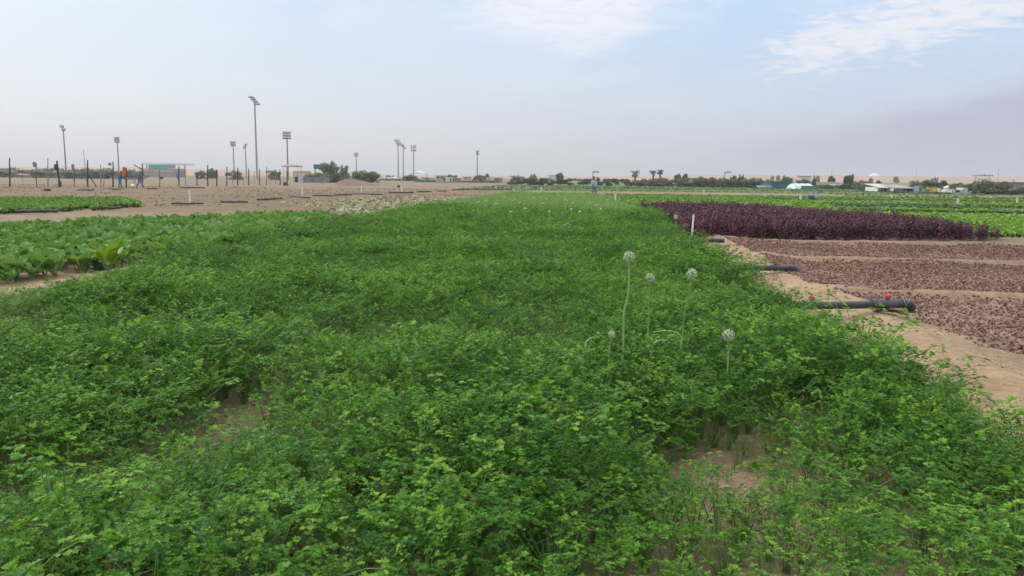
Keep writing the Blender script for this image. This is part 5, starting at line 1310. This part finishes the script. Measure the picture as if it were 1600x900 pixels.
def tree(label, cx, w, yt, Y, kind, mt, name='tree', cat='tree', group='trees beyond the fields', depth=1.0):
    b = P(cx, yt, Y); k = Y / F_PX; h = b[2]; r_ = thing(name, (b[0], Y, 0), label, cat, group)
    i = int(cx * 7) % 2
    o = bpy.data.objects.new('crown', CR[kind, mt][i]); COL.objects.link(o); o.parent = r_; o.scale = (w * k * 1.08, w * k * depth, h * (1.18 if kind == 'upright' else 1.1)); o.rotation_euler = (0, 0, (cx * 1.7) % 6.28 if depth == 1.0 else 0)
    o = bpy.data.objects.new('trunk', TRUNK); COL.objects.link(o); o.parent = r_; o.scale = (max(1.2, w * k * .8),) * 2 + (h * .92,)
    return r_
TR = [
 ('grey green bush at the far left edge behind the fence', 8, 60, 262.2, 215, 'bush', 'tree_pale'),
 ('grey green bush behind the black sack post', 78, 62, 262.6, 215, 'bush', 'tree_pale'),
 ('low green bush left of the workers, behind the strut braced post', 126, 58, 263.5, 200, 'bush', 'tree_pale'),
 ('wide grey green bush behind the workers', 165, 66, 263.5, 205, 'bush', 'tree_pale'),
 ('green bush right of the orange jacket', 203, 40, 265.2, 195, 'bush', 'tree_pale'),
 ('dark bush just left of the close set fence row', 314, 14, 266.8, 230, 'bush', 'tree_dark'),
 ('dark bush behind the start of the close set fence row', 331, 16, 263, 225, 'bush', 'tree_dark'),
 ('light green bush behind the fourth close set post', 368, 22, 266.5, 215, 'bush', 'tree_mid'),
 ('olive bush right of the tallest floodlight', 426, 20, 265.8, 225, 'bush', 'tree_olive'),
 ('big grey green tamarisk tree with upright limbs beside the teal tank', 516, 52, 249, 168, 'upright', 'tree_grey'),
 ('slimmer tamarisk leaning out right of the big one', 537, 18, 257.5, 172, 'upright', 'tree_grey'),
 ('low grey shrub mass under the big tamarisk', 497, 40, 270, 163, 'bush', 'tree_grey'),
 ('green thicket left half, behind the reddish dirt mound', 562, 36, 266.5, 176, 'bush', 'tree_mid'),
 ('green thicket right half, behind the reddish dirt mound', 580, 24, 268, 178, 'bush', 'tree_mid'),
 ('dark green bush between the car and the floodlight pair', 641, 22, 273.5, 240, 'bush', 'tree_dark'),
 ('low green scrub in front of the small cream hut', 668, 34, 281, 205, 'bush', 'tree_mid'),
 ('low olive scrub in front of the large cream house', 694, 30, 283.5, 200, 'bush', 'tree_olive'),
 ('olive scrub in front of the grey hut', 718, 32, 283.0, 205, 'bush', 'tree_olive'),
 ('pale olive scrub below the lone floodlight mast', 742, 30, 282.0, 205, 'bush', 'tree_olive'),
 ('olive scrub just left of the clipped hedge', 769, 34, 281.5, 205, 'bush', 'tree_grey'),
 ('dark tree behind the large cream house', 703, 14, 272.0, 285, 'round', 'tree_dark'),
 ('dark flat tree right of the cream house cluster', 711, 10, 273.2, 287, 'round', 'tree_dark'),
 ('dark spreading tree behind the lone floodlight mast', 749, 22, 273.5, 285, 'bush', 'tree_dark'),
 ('small dark tree right of the lone floodlight mast', 762, 9, 271.5, 292, 'round', 'tree_dark'),
 ('small hazy tree rising behind the clipped hedge', 833, 13, 271.5, 290, 'upright', 'tree_grey'),
 ('low bushy row behind the clipped hedge, left part', 806, 20, 274.0, 270, 'bush', 'tree_grey'),
 ('dark bushy tree standing up from the clipped hedge', 874.5, 17, 268.8, 200, 'round', 'tree_dark'),
 ('tiny dark tree beside the curved street lamp', 934.5, 7, 276, 210, 'round', 'tree_dark'),
 ('dark round tree pair, left one, right of the palms', 1059, 15, 270.5, 190, 'round', 'tree_dark'),
 ('dark round tree pair, right one, right of the palms', 1070, 12, 271.5, 190, 'round', 'tree_dark'),
 ('grey green bush below the two close palms', 1035, 30, 277.5, 160, 'bush', 'tree_grey'),
 ('olive bush between the single palm and the close palms', 1008, 26, 279.5, 158, 'bush', 'tree_olive'),
 ('mid green bush under the dark round tree pair', 1070, 30, 277, 155, 'bush', 'tree_mid'),
 ('mid green bush right of the dark round tree pair', 1095, 26, 276.3, 152, 'bush', 'tree_mid'),
 ('dark bush left of the square headed street lamp', 1113, 22, 277.2, 150, 'bush', 'tree_dark'),
 ('olive bush below the square headed street lamp', 1132, 24, 278, 148, 'bush', 'tree_olive'),
 ('dark pointed tree just right of the square headed street lamp', 1146, 11, 271.5, 165, 'upright', 'tree_dark'),
 ('second dark pointed tree right of the square headed street lamp', 1159, 10, 271.8, 165, 'upright', 'tree_dark'),
 ('mid green bush below the two dark pointed trees', 1156, 28, 277.5, 148, 'bush', 'tree_mid'),
 ('grey green bush at the right part of the olive hedge', 1178, 28, 278, 146, 'bush', 'tree_grey'),
 ('dark bush at the right end of the olive hedge', 1198, 24, 280.5, 145, 'bush', 'tree_dark'),
 ('green tree standing behind the teal shade net', 1231, 24, 275.5, 165, 'round', 'tree_mid'),
 ('dark low tree behind the greenhouse tunnel', 1257, 22, 280, 165, 'bush', 'tree_dark'),
 ('narrow dark tree right above the greenhouse end', 1275, 11, 273.6, 185, 'upright', 'tree_dark'),
 ('round very dark tree on the edge of the compound wall', 1300, 17, 275.3, 180, 'round', 'tree_dark'),
 ('tallest dark green tree on the right, left of the sheds', 1328, 26, 269.8, 142, 'upright', 'tree_dark'),
 ('grey green bush in front of the compound wall', 1293, 18, 288.0, 140, 'bush', 'tree_grey'),
 ('grey bush right of the tallest dark green tree', 1350, 24, 282.0, 132, 'bush', 'tree_grey'),
 ('small dark bush left of the pale roofed shed', 1374, 13, 282.5, 150, 'round', 'tree_dark'),
 ('low dark scrub at the foot of the farm sheds', 1402, 40, 298.2, 108, 'bush', 'tree_dark'),
 ('largest green tree right of the farm sheds', 1451, 30, 279.8, 125, 'round', 'tree_mid'),
 ('hazy grey tree behind the pale blue screen', 1430, 20, 282, 150, 'bush', 'tree_grey'),
 ('mid green tree right of the largest green one', 1472, 20, 282.2, 124, 'round', 'tree_mid'),
 ('green bush behind the parked trailer', 1496, 26, 285.8, 122, 'bush', 'tree_mid'),
 ('olive bush right of the parked trailer', 1518, 20, 286.3, 120, 'bush', 'tree_olive'),
 ('large hazy grey tree above the brown hedge', 1541, 34, 281.5, 118, 'bush', 'tree_grey'),
 ('hazy olive tree above the right part of the brown hedge', 1566, 26, 284, 118, 'bush', 'tree_olive'),
 ('dark bush at the right edge of the picture', 1599, 22, 292, 112, 'bush', 'tree_grey'),
 ('dark low scrub under the crates by the right trees', 1466, 44, 300, 105, 'bush', 'tree_dark'),
 ('small dark shrub on the dunes above the white dome sheds', 1401, 8, 275.5, 500, 'bush', 'tree_dark'),
 ('small dark shrub on the dunes left of the white dome', 1361, 6, 277.5, 430, 'bush', 'tree_dark'),
 ('dark shrub on the dunes above the crates', 1462, 9, 277.0, 480, 'bush', 'tree_dark'),
 ('left one of three small shrubs on the dunes above the shade net', 1207.5, 5, 274.5, 520, 'bush', 'tree_dark'),
 ('middle one of three small shrubs on the dunes above the shade net', 1216.5, 6, 273.7, 520, 'bush', 'tree_dark'),
 ('right one of three small shrubs on the dunes above the shade net', 1225, 5, 273.7, 520, 'bush', 'tree_dark'),
]
for lb, cx, w, yt, Y, kd, mt in TR:
    nm = 'bush' if kd == 'bush' else 'tree'
    if 'scrub' in lb or 'shrub' in lb: nm = 'shrub'
    tree(lb, cx, w, yt, Y, kd, mt, nm, nm)
# bare limbs of the big tamarisk
def hedge(label, x0, x1, yt, Y, mt, seed, wav=.15):
    a = P(x0, yt, Y); b = P(x1, yt, Y); g = np.random.default_rng(seed); L = b[0] - a[0]; h = (a[2] + b[2]) / 2; mb = MB(); cl = []
    n = int(L * 5)
    for i in range(n):
        x = g.uniform(0, L); hh = a[2] + (b[2] - a[2]) * x / L; hh *= 1 - wav * float(vnoise(x + seed, 2, .35, 3)); z = g.uniform(.12, .86) * hh
        cl.append((np.array([x, g.uniform(-.5, .6), z]), (g.uniform(.4, .75), g.uniform(.35, .6), hh * g.uniform(.14, .2))))
    leaf_cloud(mb, cl, int(L * 520), .27, g)
    tag(mb.build('hedge', mt, None, False, loc=(a[0], Y, 0)), label, 'hedge')
hedge('long clipped dark green hedge across the middle distance', 792, 985, 277.8, 158, 'tree_dark', 1, .12)
hedge('looser olive green hedge right of the clipped one, below the palms', 978, 1206, 281.0, 152, 'tree_olive', 2, .3)
hedge('flat brown green hedge near the right edge', 1520, 1596, 296.8, 101, 'tree_brown', 3, .08)
hedge('low green hedge strip behind the fence near the kiosk', 590, 660, 279.5, 250, 'tree_mid', 4, .3)
hedge('low mixed green hedge behind the greenhouse tunnel', 1236, 1350, 288.0, 150, 'tree_mid', 5, .35)
hedge('low grey green hedge behind the farm sheds', 1338, 1522, 289.5, 121, 'tree_grey', 6, .35)
# palms
def palm(label, cx, yt, Y, w):
    b = P(cx, yt, Y); k = Y / F_PX; h = b[2]; r_ = thing('palm_tree', (b[0], Y, 0), label, 'palm', 'palms above the hedge'); g = np.random.default_rng(int(cx)); th = h - w * k * .30
    mb = MB(); mb.tube([(0, 0, 0), (.08, 0, th * .5), (0, 0, th)], [.28, .22, .24], 9); mb.build('trunk', 'bark', r_, True)
    mb = MB(); L = w * k * .62
    for i in range(26):
        a = i * 2.4; el_ = g.uniform(-.35, 1.35); hz = np.array([math.cos(a), math.sin(a), 0]); sd = np.array([-hz[1], hz[0], 0]); p = np.array([0, 0, th]); e = el_; prev = p
        for s in range(6):
            e -= .22; q = prev + (hz * math.cos(e) + np.array([0, 0, math.sin(e)])) * L / 6
            wd = .32 * math.sin(math.pi * (s + 1) / 7.5) + .05
            for sg in (1, -1): mb.face([prev, q, q + sd * sg * wd - np.array([0, 0, wd * .5]), prev + sd * sg * wd * .9 - np.array([0, 0, wd * .5])], 0, g.uniform(0, 1))
            prev = q
    mb.build('crown', 'tree_grey', r_)
palm('single date palm standing alone above the hedge', 992.5, 265, 210, 14)
palm('left of the two close date palms', 1020.5, 266, 210, 10)
palm('right, taller of the two close date palms', 1031.5, 264.8, 212, 10)

# ------------------------------------------------------------------ air
mb = MB(); mb.box((0, 2500, 19.5), (15400, 15400, 43))
hm, t = new_mat('haze_air'); o_ = t.n('ShaderNodeOutputMaterial'); v_ = t.n('ShaderNodeVolumePrincipled')
v_.inputs['Color'].default_value = (.90, .885, .90, 1); v_.inputs['Density'].default_value = .00055; v_.inputs['Anisotropy'].default_value = .2
t.nt.links.new(v_.outputs[0], o_.inputs['Volume']); M['haze'] = hm
hz_ = mb.build('haze', 'haze'); tag(hz_, 'thin pale haze in the air over the whole farmland', 'haze', None, 'stuff')
